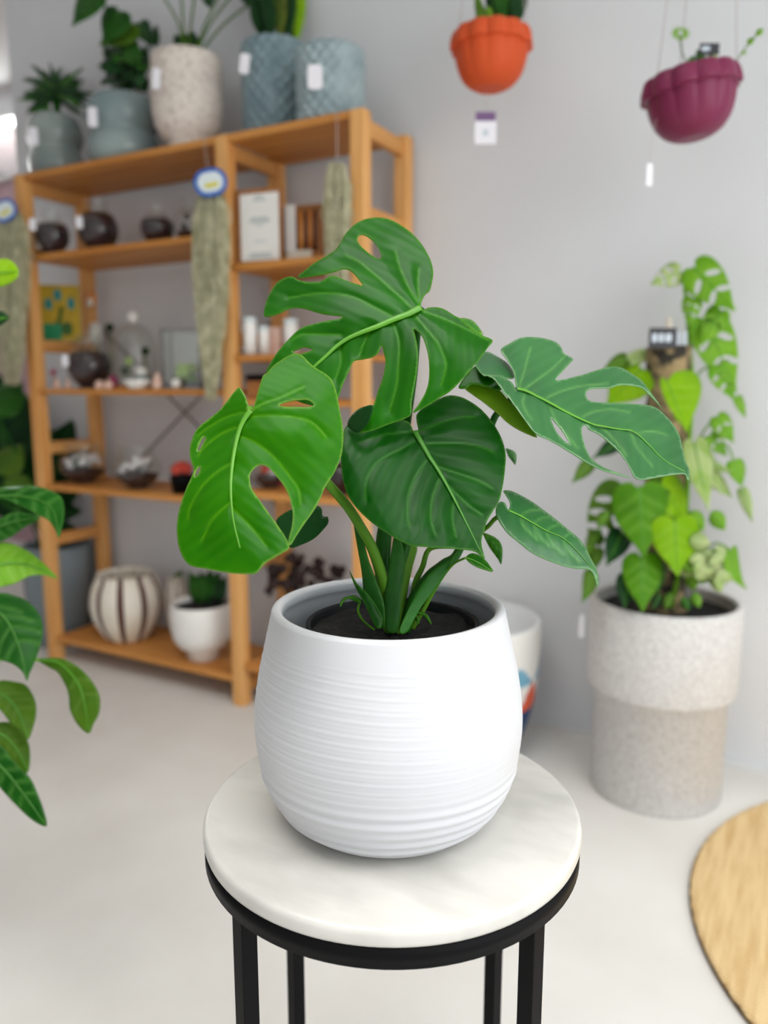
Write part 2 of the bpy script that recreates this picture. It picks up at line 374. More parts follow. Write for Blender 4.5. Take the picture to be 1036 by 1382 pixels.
def leaf(parent, outline, sheet, material, mid=None, lats=(), holes=(), extra=(), step=5.0, name='leaf', ribmat=None, ribw=(4, 1), sm=5, edge=.32, quilt=.0, label=None, rough_ribs=True, th=.0008):
    """extra: list of (outline, sheet, material) lobes of the same blade that are folded over"""
    mb = MB(); A = dict(vein=[], edge=[], rib=[]); mats = [material]
    midc = spline(mid, 6) if mid is not None else None
    for k, (ol, sh, mt) in enumerate([(outline, sheet, material)] + list(extra)):
        o = spline(ol, sm, True); hs = [spline(h, sm, True) for h in holes] if k == 0 else []
        # drop near-duplicate points
        def thin(c, d=step * .35):
            r = [c[0]]
            for q in c[1:]:
                if np.hypot(*(q - r[-1])) > d: r.append(q)
            return np.array(r)
        o = thin(o); hs = [thin(h) for h in hs]
        lo, hi = o.min(0), o.max(0)
        g = []
        for jj, y in enumerate(np.arange(lo[1] + step * .5, hi[1], step * .87)):
            for x in np.arange(lo[0] + step * (.5 if jj % 2 else 0.), hi[0], step): g.append((x, y))
        g = np.array(g).reshape(-1, 2)
        allb = [np.vstack([c, c[:1]]) for c in [o] + hs]
        if len(g):
            keep = inside(g, o)
            for h in hs: keep &= ~inside(g, h)
            for c in allb: keep &= seg_dist(g, c) > step * .45
            g = g[keep]
        pts = [tuple(q) for q in o]; ed = [(i, (i + 1) % len(o)) for i in range(len(o))]
        for h in hs:
            b = len(pts); pts += [tuple(q) for q in h]; ed += [(b + i, b + (i + 1) % len(h)) for i in range(len(h))]
        pts += [tuple(q) for q in g]
        V, E_, Fc, *_ = delaunay_2d_cdt([Vector(q) for q in pts], ed, [], 0, 1e-4)
        V = np.array([(q.x, q.y) for q in V]); Fc = [list(f) for f in Fc]
        cen = np.array([V[f].mean(0) for f in Fc]); ok = inside(cen, o)
        for h in hs: ok &= ~inside(cen, h)
        Fc = [f for f, q in zip(Fc, ok) if q]
        used = sorted({i for f in Fc for i in f}); re = {i: j for j, i in enumerate(used)}; V = V[used]; Fc = [[re[i] for i in f] for f in Fc]
        ve = np.zeros(len(V)); rib = np.zeros(len(V)); off = np.zeros(len(V))
        if k == 0:
            dl = np.full(len(V), 1e3)
            for l in lats: dl = np.minimum(dl, seg_dist(V, spline(l, 5)))
            ve = np.maximum(ve, .8 * np.exp(-(dl / (step * .5)) ** 2))
            if quilt and lats: off = -quilt * (.55 * np.exp(-(dl / 4.0) ** 2) + 1.1 * np.exp(-(dl / 14.0) ** 2))   # veins lie a little sunk
            if midc is not None and rough_ribs:
                ax = (midc[-1] - midc[0]); ax = ax / np.hypot(*ax); al = (V - midc[0]) @ ax; dm = seg_dist(V, midc)
                rib = .5 + .5 * np.sin((al - dm * .75) / (step * .95) + .8 * np.sin(al / 31.0))
        ee = edge * np.exp(-(np.min([seg_dist(V, c) for c in allb], axis=0) / (step * .3)) ** 2)
        W = sh.p(V, off)
        # wind faces towards the camera
        nf = []
        for f in Fc:
            a, b, c = W[f[0]], W[f[1]], W[f[2]]
            nf.append(f if np.cross(b - a, c - a) @ (CAM - a) > 0 else f[::-1])
        if mt not in mats: mats.append(mt)
        mb.add(W, nf, mats.index(mt))
        A['vein'] += list(ve); A['edge'] += list(ee); A['rib'] += list(rib)
    lf = put(name, mb, mats, parent, attrs=A, solid=th, label=label)
    if midc is not None and ribmat is not None:
        w = np.interp(np.linspace(0, 1, len(midc)), [0, 1], ribw)
        W = sheet.p(midc, .0006); tt = sheet.t(midc)
        r = MB().tube(W, list(w * tt / F / 2), 8, flat=.45, flatdir=sheet.n)
        put('midrib', r, ribmat, lf)
    return lf

PROF = dict(
    heart=[(.03, 0), (-.06, .3), (-.03, .72), (.1, .97), (.28, 1), (.48, .86), (.68, .56), (.86, .22), (1, 0)],
    oval=[(0, 0), (.05, .4), (.18, .8), (.36, 1), (.56, .92), (.75, .62), (.9, .26), (1, 0)],
    lance=[(0, 0), (.1, .38), (.28, .82), (.45, 1), (.64, .84), (.84, .4), (1, 0)],
)
def tleaf(parent, base, tip, w, t, n, material, kind='heart', bend=0.0, step=4.0, holes=0, droop=.06, ribmat=None, name='leaf', side=(1, 1), dt=None, wav=0.0):
    """template leaf between two image points, half-width w (fraction of length), at distance t"""
    b = np.array(base, float); e = np.array(tip, float); L = np.hypot(*(e - b)); ax = (e - b) / L; pr = np.array([-ax[1], ax[0]])
    f = lambda s_, q: b + ax * s_ * L + pr * (q * w * L + bend * L * 4 * s_ * (1 - s_))
    pf = PROF[kind]
    ol = [f(s_, q * side[0]) for s_, q in pf] + [f(s_, -q * side[1]) for s_, q in pf[1:-1]][::-1]
    mid = [f(s_, 0) for s_ in (0, .25, .5, .75, .97)]
    hs = []
    for i in range(holes):
        sg = 1 if i % 2 else -1; s0 = .2 + .6 * (i // 2 + .3) / max(1, holes // 2)
        q0 = .5 * np.interp(s0, [p_[0] for p_ in pf[2:]], [p_[1] for p_ in pf[2:]]) * sg
        hs.append([f(s0 + .055 * math.cos(a) + .06 * math.sin(a) * math.copysign(1, q0), q0 + .34 * math.sin(a)) for a in np.linspace(0, 2 * PI, 7)[:-1]])
    sh = Sheet(b if dt is None else (b + e) / 2, t, n, mid, droop=droop, wav=wav)
    lats = [[f(s_, 0), f(s_ + .12, sg * .45), f(s_ + .2, sg * .8)] for s_ in (.12, .32, .52) for sg in (1, -1)]
    return leaf(parent, ol, sh, material, mid, lats, hs, step=step, name=name, ribmat=ribmat, ribw=(max(1.5, L * .025), .6), edge=.25, th=.0006), sh

def stalk(parent, px, r, material, name='petiole', n=6, seg=8):
    """px: list of (u, v, t); r: radius (m) or list"""
    pts = spline([P(*q) for q in px], n)
    rad = r if np.isscalar(r) else list(np.interp(np.linspace(0, 1, len(pts)), np.linspace(0, 1, len(r)), r))
    mb = MB().tube(pts, rad, seg); z = np.zeros(len(mb.v))
    return put(name, mb, material, parent, attrs=dict(vein=z, edge=z, rib=z))

# ================================================================== the setting
WY = 2.245          # back wall plane
XC = -2.94          # its left end
RX = 1.75         # right wall
def struct(name, mb, m, **k): return put(name, mb, m, kind='structure', **k)
struct('floor', MB().box((-6.2, -3.2, -.1), (RX + .2, 5.2, 0)), M['floor'])
struct('ceiling', MB().box((-6.2, -3.2, 2.85), (RX + .2, 5.2, 2.95)), M['ceiling'])
struct('wall_back', MB().box((XC, WY, 0), (RX, WY + .14, 2.85)), M['wall'])
struct('baseboard_back', MB().box((XC, WY - .012, 0), (RX, WY, .012)), M['skirting'])
struct('wall_right', MB().box((RX, 1.86, 0), (RX + .14, WY, 2.85)).box((RX, -3.1, 0), (RX + .14, -1.3, 2.85)).box((RX, -1.3, 0), (RX + .14, 1.86, .25)).box((RX, -1.3, 2.6), (RX + .14, 1.86, 2.85)), M['wall'])
# shop window on the right, daylight comes through it
f = MB()
for y in (-1.3, -.25, .8, 1.82): f.box((RX + .03, y, .25), (RX + .11, y + .04, 2.6))
for z in (.25, 2.56): f.box((RX + .03, -1.26, z), (RX + .11, 1.82, z + .04))
struct('window_1', f, M['black'])
struct('wall_front', MB().box((-3.6, -3.14, 0), (-2.9, -3.0, 2.85)).box((1.6, -3.14, 0), (RX, -3.0, 2.85)).box((-2.9, -3.14, 2.6), (1.6, -3.0, 2.85)), M['wall'])
f = MB()
for x in (-2.9, -1.4, .1, 1.56): f.box((x, -3.12, 0), (x + .04, -3.04, 2.6))
for z in (0, 2.56): f.box((-2.86, -3.12, z), (1.56, -3.04, z + .04))
struct('window_2', f, M['black'])
# recess beyond the left end of the back wall, with a mauve wall and a window
FY = 3.4
a = PY(0, 239, FY); b = PY(34, 227, FY); zs = a[2]
struct('wall_far', MB().box((-6.2, FY, 0), (XC, FY + .12, zs)).box((b[0] + .02, FY, zs), (XC, FY + .12, 2.72)), [M['mauve']])
struct('wall_far_lintel', MB().box((-6.2, FY, 2.72), (XC, FY + .12, 2.85)), M['wall'])
fr = struct('window_3', MB().box((-6.2, FY - .02, zs - .03), (b[0] + .03, FY + .1, zs)).box((b[0], FY - .02, zs), (b[0] + .03, FY + .1, 2.72)).box((-6.2, FY - .02, 2.69), (b[0], FY + .1, 2.72)), M['skirting'])
put('window_pane', MB().box((-6.2, FY + .04, zs), (b[0], FY + .05, 2.69)), M['window_glass'], fr)
struct('wall_left', MB().box((-6.2, -3.2, 0), (-6.06, FY, 2.85)), M['mauve'])

# ================================================================== plant stand
SC = np.array([-.363, .6865]); ST = .607; SR = .2
root = thing('plant_stand', 'round white marble topped plant stand with slim black metal legs', 'side table', (SC[0], SC[1], 0))
th_ = .018
prof = [(0, ST - th_), (SR - .004, ST - th_), (SR - .001, ST - th_ + .002), (SR, ST - th_ + .005)]
prof += [(SR - .006 + .006 * math.cos(a), ST - .006 + .006 * math.sin(a)) for a in np.linspace(0, PI / 2, 6)] + [(SR * .6, ST), (0.0, ST)]
put('marble_top', MB().lathe(prof, (SC[0], SC[1], 0), 128), M['marble'], root)
rz = ST - th_
put('ring_frame', MB().lathe([(SR - .004, rz - .019), (SR - .001, rz - .019), (SR - .001, rz), (SR - .004, rz), (SR - .03, rz), (SR - .03, rz - .003), (SR - .0045, rz - .003), (SR - .004, rz - .019)], (SC[0], SC[1], 0), 96), M['black'], root)
for an in (-110, -18, 72, 161):
    a = math.radians(an); c = SC + .186 * np.array([math.cos(a), math.sin(a)]); R = Matrix.Rotation(a, 3, 'Z')
    put('leg', MB().box((c[0] - .0085, c[1] - .0085, 0), (c[0] + .0085, c[1] + .0085, rz - .002), R=np.array(R)), M['black'], root, bevel=.001)

# ================================================================== white ridged pot
PC = np.array([-.364, .680]); PH = .2244
fr_ = [0, .02, .06, .1, .22, .38, .52, .68, .84, 1.0]; rr_ = [.0800, .1000, .1120, .1190, .1320, .1384, .1392, .1346, .1268, .1188]
cs = spline(list(zip(fr_, rr_)), 24)
zz = np.linspace(0, .985, 240)
def ridge(a, z, r):
    h = z / PH
    w = z + .0035 * math.sin(a + .6) + .0012 * math.sin(3 * a + h * 4)
    big = np.clip((.36 - h) / .1, 0, 1) * np.clip(h / .04, 0, 1)
    fine = np.clip((h - .3) / .08, 0, 1) * np.clip((.9 - h) / .05, 0, 1)
    side = .55 + .45 * math.cos(a + 2.6)
    d = big * 0.00085 * (math.sin(w * 2 * PI / .0118) + .35 * math.sin(w * 2 * PI / .019 + a))
    d += fine * side * .00015 * (math.sin(w * 2 * PI / .0071) + .8 * math.sin(w * 2 * PI / .0043 + 1.3) + .9 * math.sin(w * 2 * PI / .0112 + .7 * math.sin(a * 2)))
    return r + d
prof = [(float(np.interp(z, cs[:, 0], cs[:, 1])), z * PH) for z in zz]
ro = prof[-1][0]; mb = MB().lathe(prof, (PC[0], PC[1], ST), 240, fn=ridge)
top = [(ro, PH * .985), (ro - .0012, PH - .0012), (ro - .005, PH), (ro - .009, PH - .001), (ro - .0105, PH - .004)]
put('ceramic_pot', mb.lathe(top, (PC[0], PC[1], ST), 240).lathe([(.0800, 0), (.06, .0), (0.001, .0)], (PC[0], PC[1], ST), 240), M['potwhite'],
    label='large white ribbed ceramic pot standing on the marble topped stand', cat='plant pot', origin=(PC[0], PC[1], ST))
pot = bpy.data.objects['ceramic_pot']
inn = [(ro - .0105, PH - .004), (ro - .0105, PH - .012), (ro - .008, PH - .0125), (ro + .002, PH - .03), (ro + .01, PH - .06), (.128, .11), (.115, .05), (.08, .012), (0.001, .012)]
put('pot_lining', MB().lathe(inn, (PC[0], PC[1], ST), 96), M['inner'], pot)

# ================================================================== monstera
NC = P(529, 842, .81); NC = np.array([-.362, .685]); NZ = .812
mon = thing('monstera_plant', 'glossy green monstera with split leaves growing in the large white pot', 'plant', (NC[0], NC[1], NZ - .17))
put('nursery_pot', MB().lathe([(.001, NZ - .17), (.068, NZ - .17), (.0855, NZ - .012), (.089, NZ - .012), (.0895, NZ), (.0865, NZ + .001), (.085, NZ - .002), (.083, NZ - .02)], (NC[0], NC[1], 0), 72), M['nursery'], mon)
so = MB(); n_ = 40; rs = np.linspace(0, .0845, 16); vs0 = []
for r in rs:
    for j in range(n_):
        a = 2 * PI * j / n_; vs0.append((NC[0] + r * math.cos(a), NC[1] + r * math.sin(a), NZ - .009 + random.uniform(-.003, .003)))
so.add(vs0, [[i * n_ + j, i * n_ + (j + 1) % n_, (i + 1) * n_ + (j + 1) % n_, (i + 1) * n_ + j] for i in range(15) for j in range(n_)])
put('potting_soil', so, M['soil'], mon)

def c1(*q): return [(350 + x / 4, 280 + y / 4) for x, y in q]
def c2(*q): return [(450 + x / 4, 380 + y / 4) for x, y in q]
def c3(*q): return [(230 + x / 4, 460 + y / 4) for x, y in q]
def c4(*q): return [(440 + x / 4, 520 + y / 4) for x, y in q]
def c5(*q): return [(600 + x / 4, 440 + y / 4) for x, y in q]
def c6(*q): return [(740 + x / 4, 460 + y / 4) for x, y in q]
def c7(*q): return [(620 + x / 4, 630 + y / 4) for x, y in q]

# ---- top leaf
mid = c1((868, 540), (800, 575), (720, 605), (640, 640), (560, 670), (490, 700), (420, 745), (350, 810), (300, 855), (240, 920), (185, 985))
sh = Sheet((566, 415), .762, (-.10, .46, .86), mid, droop=.04, tip=.045, wav=.004)
out = c1((871, 545), (876, 505), (895, 470), (918, 450), (930, 410), (938, 350), (925, 290), (895, 230), (860, 180), (810, 130), (760, 95), (700, 65), (640, 55), (580, 62), (530, 82), (490, 115), (460, 150), (435, 195), (405, 235), (350, 270), (290, 305), (240, 345), (206, 376),
         (240, 379), (300, 370), (360, 359), (410, 346), (440, 336), (460, 333), (490, 342), (520, 370), (545, 402), (558, 420), (545, 420), (510, 410), (470, 396), (420, 376), (385, 370), (350, 390), (320, 403), (260, 403), (215, 394), (192, 380), (172, 374),
         (140, 380), (105, 400), (75, 435), (45, 490), (28, 545), (25, 586), (60, 588), (110, 572), (150, 552), (200, 543), (250, 550), (300, 565), (350, 578), (400, 584), (445, 589), (430, 602), (370, 612), (300, 628), (240, 645), (200, 670), (160, 710), (120, 755), (85, 800), (55, 850), (36, 893),
         (60, 945), (110, 990), (170, 1030), (250, 1062), (340, 1075), (400, 1065), (425, 1028), (450, 955), (480, 888), (508, 832), (560, 820), (610, 808), (640, 785), (660, 748), (672, 790), (680, 830), (675, 880), (660, 940), (640, 990))
out += c2((222, 650), (205, 690), (185, 745), (155, 795), (128, 817), (200, 808), (300, 770), (390, 738), (419, 712), (421, 650), (435, 570), (450, 480), (455, 400), (450, 340), (440, 290), (431, 256),
          (450, 268), (470, 285), (490, 325), (510, 400), (516, 480), (510, 550), (490, 610), (455, 668), (428, 710), (500, 675), (570, 630), (620, 600), (680, 545), (740, 475), (790, 420), (830, 360), (858, 318), (800, 290), (740, 250), (690, 205), (650, 183), (600, 152), (560, 140), (510, 142), (484, 154))
holes = [c1((528, 172), (540, 150), (570, 152), (610, 180), (640, 220), (657, 262), (645, 278), (610, 262), (575, 235), (540, 200)), c1((180, 782), (210, 766), (245, 756), (287, 768), (255, 782), (220, 792))]
lats = [c1((820, 540), (700, 430), (600, 345), (540, 295), (470, 262)), c1((860, 520), (800, 420), (760, 330), (735, 240)), c1((715, 590), (620, 540), (520, 490), (420, 468), (300, 468), (160, 490)), c1((440, 690), (340, 688), (240, 685), (170, 720)),
        c1((430, 745), (440, 830), (410, 930)), c2((318, 218), (345, 290), (355, 350), (350, 450), (340, 560), (300, 700)), c2((430, 175), (500, 255), (560, 330), (600, 420), (605, 470), (580, 560)), c2((480, 160), (600, 205), (720, 260), (830, 315)), c1((600, 655), (560, 740), (540, 800)), c1((868, 520), (855, 420), (860, 330))]
curl = Sheet((486, 575), .731, (-.75, .1, .6), None)
backl = Sheet((636, 440), .79, (.3, .8, .5), None)
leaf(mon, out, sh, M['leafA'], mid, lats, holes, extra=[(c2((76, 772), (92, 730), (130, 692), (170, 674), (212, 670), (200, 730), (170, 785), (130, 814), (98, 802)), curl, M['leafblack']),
     (c2((680, 200), (730, 203), (770, 230), (806, 287), (770, 275), (720, 240)), backl, M['leafB'])], step=2.9, ribmat=M['midrib'], ribw=(11, 3.5), quilt=.0022)
tl = sh
# ---- left leaf
mid = c3((430, 378), (400, 420), (375, 470), (355, 540), (340, 620), (328, 720), (325, 800), (330, 900), (345, 1000), (375, 1120))
sh = Sheet((337, 553), .705, (-.28, .42, .86), mid, droop=.06, wav=.003)
out = c3((433, 386), (440, 375), (455, 340), (465, 300), (475, 265), (485, 230), (500, 190), (520, 175), (550, 140), (590, 110), (630, 85), (670, 72), (710, 80), (740, 110), (780, 145), (830, 175), (865, 205), (885, 245), (900, 300), (912, 370), (926, 440), (933, 510), (928, 580), (915, 640), (885, 710), (850, 765), (830, 800), (800, 870), (770, 920), (720, 990), (680, 1050), (646, 1103),
         (636, 1085), (640, 1060), (655, 1000), (660, 930), (650, 880), (640, 840), (610, 780), (570, 730), (530, 685), (490, 669), (460, 683), (435, 710), (428, 745), (440, 800), (480, 860), (530, 930), (570, 985), (600, 1030), (628, 1075), (640, 1117),
         (610, 1140), (560, 1170), (510, 1200), (480, 1235), (455, 1258), (400, 1260), (330, 1255), (260, 1245), (180, 1230), (110, 1215), (70, 1175), (45, 1110), (35, 1030), (40, 950), (60, 870), (85, 800), (108, 748), (124, 712), (122, 680), (105, 620), (108, 560), (130, 500), (160, 460), (210, 420), (270, 370), (310, 320), (345, 275), (372, 253), (400, 290), (415, 330), (426, 372))
holes = [c3((588, 348), (620, 333), (680, 321), (740, 320), (774, 346), (740, 358), (660, 357), (605, 355)), c3((148, 588), (162, 545), (185, 517), (188, 528), (172, 560), (154, 595)), c3((132, 732), (140, 700), (157, 680), (160, 695), (146, 725))]
lats = [c3((425, 385), (500, 340), (600, 305), (720, 250)), c3((410, 410), (520, 405), (640, 410), (760, 440), (840, 520)), c3((375, 515), (450, 545), (540, 610), (620, 700), (690, 800), (700, 880)), c3((335, 660), (250, 710), (170, 790), (110, 890), (95, 960)), c3((355, 470), (280, 500), (200, 560), (150, 620)), c3((410, 385), (310, 410), (220, 460), (150, 510)), c3((330, 900), (430, 1000), (520, 1110)), c3((330, 870), (230, 960), (170, 1080))]
leaf(mon, out, sh, M['leafB'], mid, lats, holes, step=2.9, ribmat=M['midrib'], ribw=(9, 2), quilt=.002, label='brighter yellow green split leaf')
ll = sh
# ---- front heart leaf
mid = c4((478, 247), (520, 320), (560, 390), (600, 450), (650, 535), (700, 630), (750, 730), (800, 830), (848, 925))
sh = Sheet((560, 582), .758, (.12, .48, .86), mid, droop=.05, wav=.002, fold=.02)
out = c4((478, 252), (492, 246), (496, 236), (487, 190), (490, 155), (530, 118), (600, 78), (660, 56), (720, 62), (780, 90), (840, 135), (900, 205), (945, 285), (968, 370), (965, 450), (955, 530), (935, 620), (900, 680), (870, 730), (850, 790), (838, 840), (845, 895), (856, 937),
         (815, 905), (780, 892), (700, 884), (610, 879), (530, 872), (460, 866), (400, 840), (330, 800), (250, 745), (180, 680), (125, 610), (95, 530), (82, 450), (80, 380), (88, 300), (100, 235), (140, 200), (200, 185), (280, 182), (350, 186), (410, 188), (438, 195), (458, 218), (468, 243))
lats = [c4((480, 252), (380, 258), (280, 275), (180, 310)), c4((500, 290), (400, 345), (300, 400), (240, 460), (212, 540), (215, 620)), c4((545, 400), (480, 500), (445, 600), (440, 700), (450, 760)), c4((500, 250), (600, 210), (700, 180), (800, 170)), c4((545, 315), (680, 312), (800, 325), (900, 360)), c4((600, 440), (720, 480), (830, 520), (900, 560)), c4((660, 545), (760, 640), (840, 700)), c4((620, 490), (575, 600), (565, 720), (590, 810)), c4((690, 620), (680, 720), (700, 820))]
leaf(mon, out, sh, M['leafC'], mid, lats, step=2.9, ribmat=M['rib_dark'], ribw=(8, 1), quilt=.0016, label='undivided heart shaped leaf, colour darkened for shade')
fl = sh
# ---- right split leaf
mid = c5((392, 337), (440, 350), (500, 380), (560, 410), (640, 455), (720, 495), (800, 530), (850, 540)) + c6((370, 475), (460, 490), (540, 560), (620, 640), (735, 705))
sh = Sheet((698, 524), .765, (.22, .66, .72), mid, droop=.05, wav=.003, tip=.02)
out = c5((387, 347), (380, 300), (370, 250), (340, 190), (302, 130), (350, 95), (400, 68), (450, 60), (520, 65), (580, 80), (620, 105), (645, 150), (691, 178), (672, 205), (640, 240), (597, 290), (640, 290), (680, 280), (740, 265), (800, 245), (870, 225))
out += c6((360, 140), (400, 150), (450, 180), (500, 215), (540, 265), (580, 320), (625, 388), (598, 350), (560, 310), (520, 270), (490, 250), (430, 240), (380, 240), (330, 255), (260, 258), (215, 266), (200, 292), (215, 320), (250, 332), (330, 335), (420, 340), (500, 345), (570, 358), (620, 395), (670, 450), (705, 510), (722, 580), (738, 650), (757, 690), (760, 735), (750, 755), (735, 722), (690, 722), (630, 730), (560, 742), (510, 750), (465, 740), (440, 690), (410, 640), (370, 590), (320, 545), (270, 505), (220, 480), (205, 460), (185, 460), (178, 490), (190, 550), (212, 606),
          (240, 648), (300, 685), (370, 713), (440, 738), (360, 720), (280, 696), (200, 656), (120, 605), (50, 562), (0, 535))
out += c5((490, 582), (440, 520), (390, 450), (350, 395), (320, 365), (290, 320), (260, 285), (230, 268), (280, 267), (335, 288), (365, 310))
holes = [c5((570, 500), (582, 505), (605, 532), (642, 580), (674, 638), (640, 618), (600, 570))]
lats = [c5((430, 342), (500, 290), (580, 230), (645, 168)), c5((400, 333), (430, 240), (460, 120)), c5((550, 388), (640, 350), (740, 325), (880, 312)), c5((740, 495), (800, 465), (900, 452), (1000, 468)), c5((565, 420), (590, 500), (640, 570), (720, 660)), c5((830, 538), (900, 600), (980, 700)), c6((470, 500), (560, 490), (640, 510)), c6((440, 490), (480, 580), (560, 680)), c5((440, 355), (420, 420), (470, 510))]
u1 = Sheet((675, 545), .775, (-.35, .25, .8), None)
u2 = Sheet((645, 515), .785, (-.2, .5, .8), None)
u3 = Sheet((670, 495), .80, (.25, .75, .55), None)
leaf(mon, out, sh, M['leafD'], mid, lats, holes, extra=[
    (c5((108, 336), (150, 310), (235, 325), (295, 345), (335, 390), (402, 460), (452, 530), (498, 600), (440, 582), (380, 552), (330, 517), (300, 487), (270, 462), (200, 407), (150, 372)), u1, M['leafU']),
    (c5((75, 325), (160, 220), (210, 262), (290, 288), (308, 325), (292, 350), (228, 332), (150, 316), (110, 338)), u2, M['leafA']),
    (c5((165, 212), (190, 170), (225, 140), (290, 170), (340, 205), (372, 262), (365, 284), (300, 280), (230, 270), (205, 265)), u3, M['leafD'])], step=2.9, ribmat=M['midrib'], ribw=(6.5, 1.4), quilt=.002, label='split leaf tinted with bluish sheen reaching to the right')
rm = sh
# ---- small right leaf, two little ones and the dark leaf behind the left leaf
mid = c7((264, 234), (330, 265), (400, 305), (470, 345), (560, 385), (640, 460), (725, 560))
sh = Sheet((686, 688), .755, (.3, .6, .74), mid, droop=.08, tip=.02, wav=.002)
out = c7((262, 232), (272, 205), (266, 180), (247, 150), (237, 129), (280, 132), (340, 160), (400, 195), (460, 240), (520, 285), (580, 335), (640, 385), (680, 440), (710, 500), (737, 550), (748, 600), (745, 652), (728, 600), (700, 556), (620, 550), (540, 530), (460, 500), (390, 465), (320, 410), (260, 360), (215, 300), (195, 250), (200, 210), (220, 189), (245, 198))
lats = [[tuple(np.array(mid[i])), tuple(np.array(mid[i]) + np.array((12, -7)) * s1), tuple(np.array(mid[i]) + np.array((30, -8)) * s1)] for i in (1, 2, 3, 4) for s1 in (1,)] + [[tuple(np.array(mid[i])), tuple(np.array(mid[i]) + np.array((4, 14))), tuple(np.array(mid[i]) + np.array((22, 32)))] for i in (1, 2, 3, 4)]
leaf(mon, out, sh, M['leafD'], mid, lats, step=3.6, ribmat=M['midrib'], ribw=(3.4, .8), quilt=.001)
sl = sh
mid = c7((36, 490), (90, 510), (178, 563)); sh = Sheet((640, 760), .745, (.2, .6, .75), mid)
leaf(mon, c7((34, 490), (60, 468), (100, 475), (140, 505), (165, 538), (181, 566), (140, 558), (90, 540), (52, 516)), sh, M['leafA'], mid, [], step=3, ribmat=M['midrib'], ribw=(2, .6))
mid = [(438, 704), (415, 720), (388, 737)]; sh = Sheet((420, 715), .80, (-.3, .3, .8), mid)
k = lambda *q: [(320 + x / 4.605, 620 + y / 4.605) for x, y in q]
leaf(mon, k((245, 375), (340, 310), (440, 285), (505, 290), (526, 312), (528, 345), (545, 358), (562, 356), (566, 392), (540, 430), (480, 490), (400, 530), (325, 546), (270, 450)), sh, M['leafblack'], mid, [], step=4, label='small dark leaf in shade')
for bs, tp, w, t, m in (((651, 719), (676, 762), .16, .84, 'leafA'), ((682, 605), (695, 628), .2, .85, 'leafD')):
    tleaf(mon, bs, tp, w, t, (.2, .3, .9), M[m], 'lance', bend=-.12, step=3)

# ---- petioles
SB = depth((-.362, .69, .803))
stalk(mon, [(440, 650, .745), (456, 668, .75), (472, 688, .757), (488, 714, .764), (502, 740, .772), (514, 775, .78), (522, 812, .787), (527, 852, .793)], [.0045, .0048, .0050, .0055, .0062, .007], M['stem'])
stalk(mon, [(337, 553, .708), (352, 580, .745), (400, 620, .765), (440, 650, .745)], .0042, M['stem'])
stalk(mon, [(567, 416, .768), (562, 455, .785), (556, 520, .80), (540, 620, .805), (521, 705, .80), (516, 760, .80), (520, 810, .797), (527, 850, .795)], [.0042, .0042, .0045, .007, .0088, .0085, .007], M['stem_dark'])
stalk(mon, [(560, 584, .761), (566, 640, .80), (555, 700, .80), (549, 730, .80), (538, 775, .797), (533, 815, .793), (531, 852, .788)], [.003, .0035, .0045, .0055, .006, .007], M['stem_dark'])
stalk(mon, [(698, 526, .768), (683, 548, .785), (664, 571, .795), (645, 660, .80), (620, 741, .795), (600, 762, .793), (580, 782, .79), (560, 812, .788), (546, 852, .785)], [.0036, .0036, .0036, .004, .0048, .008, .0085, .006], M['stem_dark'])
stalk(mon, [(686, 690, .758), (668, 700, .77), (655, 713, .785), (620, 735, .80), (581, 740, .805), (570, 765, .80), (560, 790, .795), (552, 845, .79)], [.0024, .0024, .0026, .003, .004], M['stem'])
stalk(mon, [(628, 753, .745), (612, 761, .76), (597, 779, .77), (584, 800, .778), (570, 825, .782), (556, 848, .785)], [.0011, .0013, .002, .003], M['stem'])
# sheaths: the broad folded bases of the leaf stalks
def sheath(pl, t, n, m, mid):
    sh_ = Sheet(pl[0], t, n, mid, droop=.2); return leaf(mon, pl, sh_, m, mid, [], step=3.5, name='stalk_sheath', edge=.2, th=.0016)
sheath([(477, 700), (481, 730), (488, 770), (493, 812), (505, 838), (518, 848), (518, 815), (508, 785), (497, 755), (488, 722)], .776, (-.4, 0, .9), M['stem_dark'], [(480, 705), (495, 770), (514, 845)])
sheath([(532, 722), (541, 728), (546, 760), (541, 800), (537, 849), (522, 851), (517, 820), (523, 780)], .782, (.1, .1, .95), M['stem_dark'], [(537, 725), (534, 790), (529, 850)])
sheath([(545, 738), (562, 738), (556, 765), (549, 800), (543, 850), (533, 850), (535, 810), (540, 770)], (.797), (.5, .1, .85), M['stem'], [(556, 740), (545, 790), (537, 850)])
sheath([(618, 742), (606, 756), (586, 768), (570, 786), (556, 812), (539, 850), (549, 853), (566, 822), (585, 797), (603, 770)], .776, (.4, .3, .85), M['stem_dark'], [(617, 743), (580, 786), (546, 852)])
# young shoots around the base
q3 = lambda *q: [(340 + x / 2.878, 620 + y / 2.878) for x, y in q]
sheath(q3((378, 432), (405, 478), (432, 505), (455, 530), (482, 570), (505, 615), (500, 655), (478, 650), (455, 600), (425, 540), (398, 488)), .77, (-.2, .3, .9), M['leafC'], q3((378, 432), (430, 520), (492, 655)))
sheath(q3((342, 572), (350, 545), (372, 533), (402, 530), (424, 545), (420, 558), (400, 552), (375, 540), (356, 550)), .763, (-.2, .5, .8), M['leafA'], q3((345, 570), (375, 535), (422, 552)))
stalk(mon, [(486, 812, .764), (483, 824, .765), (490, 838, .768), (505, 850, .772)], .0012, M['stem'])
sheath(q3((588, 655), (592, 630), (612, 600), (640, 578), (650, 572), (640, 600), (618, 630), (600, 658)), .772, (.2, .3, .9), M['leafC'], q3((592, 655), (612, 615), (648, 574)))
sheath(q3((640, 596), (665, 595), (685, 612), (697, 645), (680, 622), (660, 606)), .77, (.2, .5, .8), M['leafA'], q3((640, 596), (672, 602), (696, 644)))
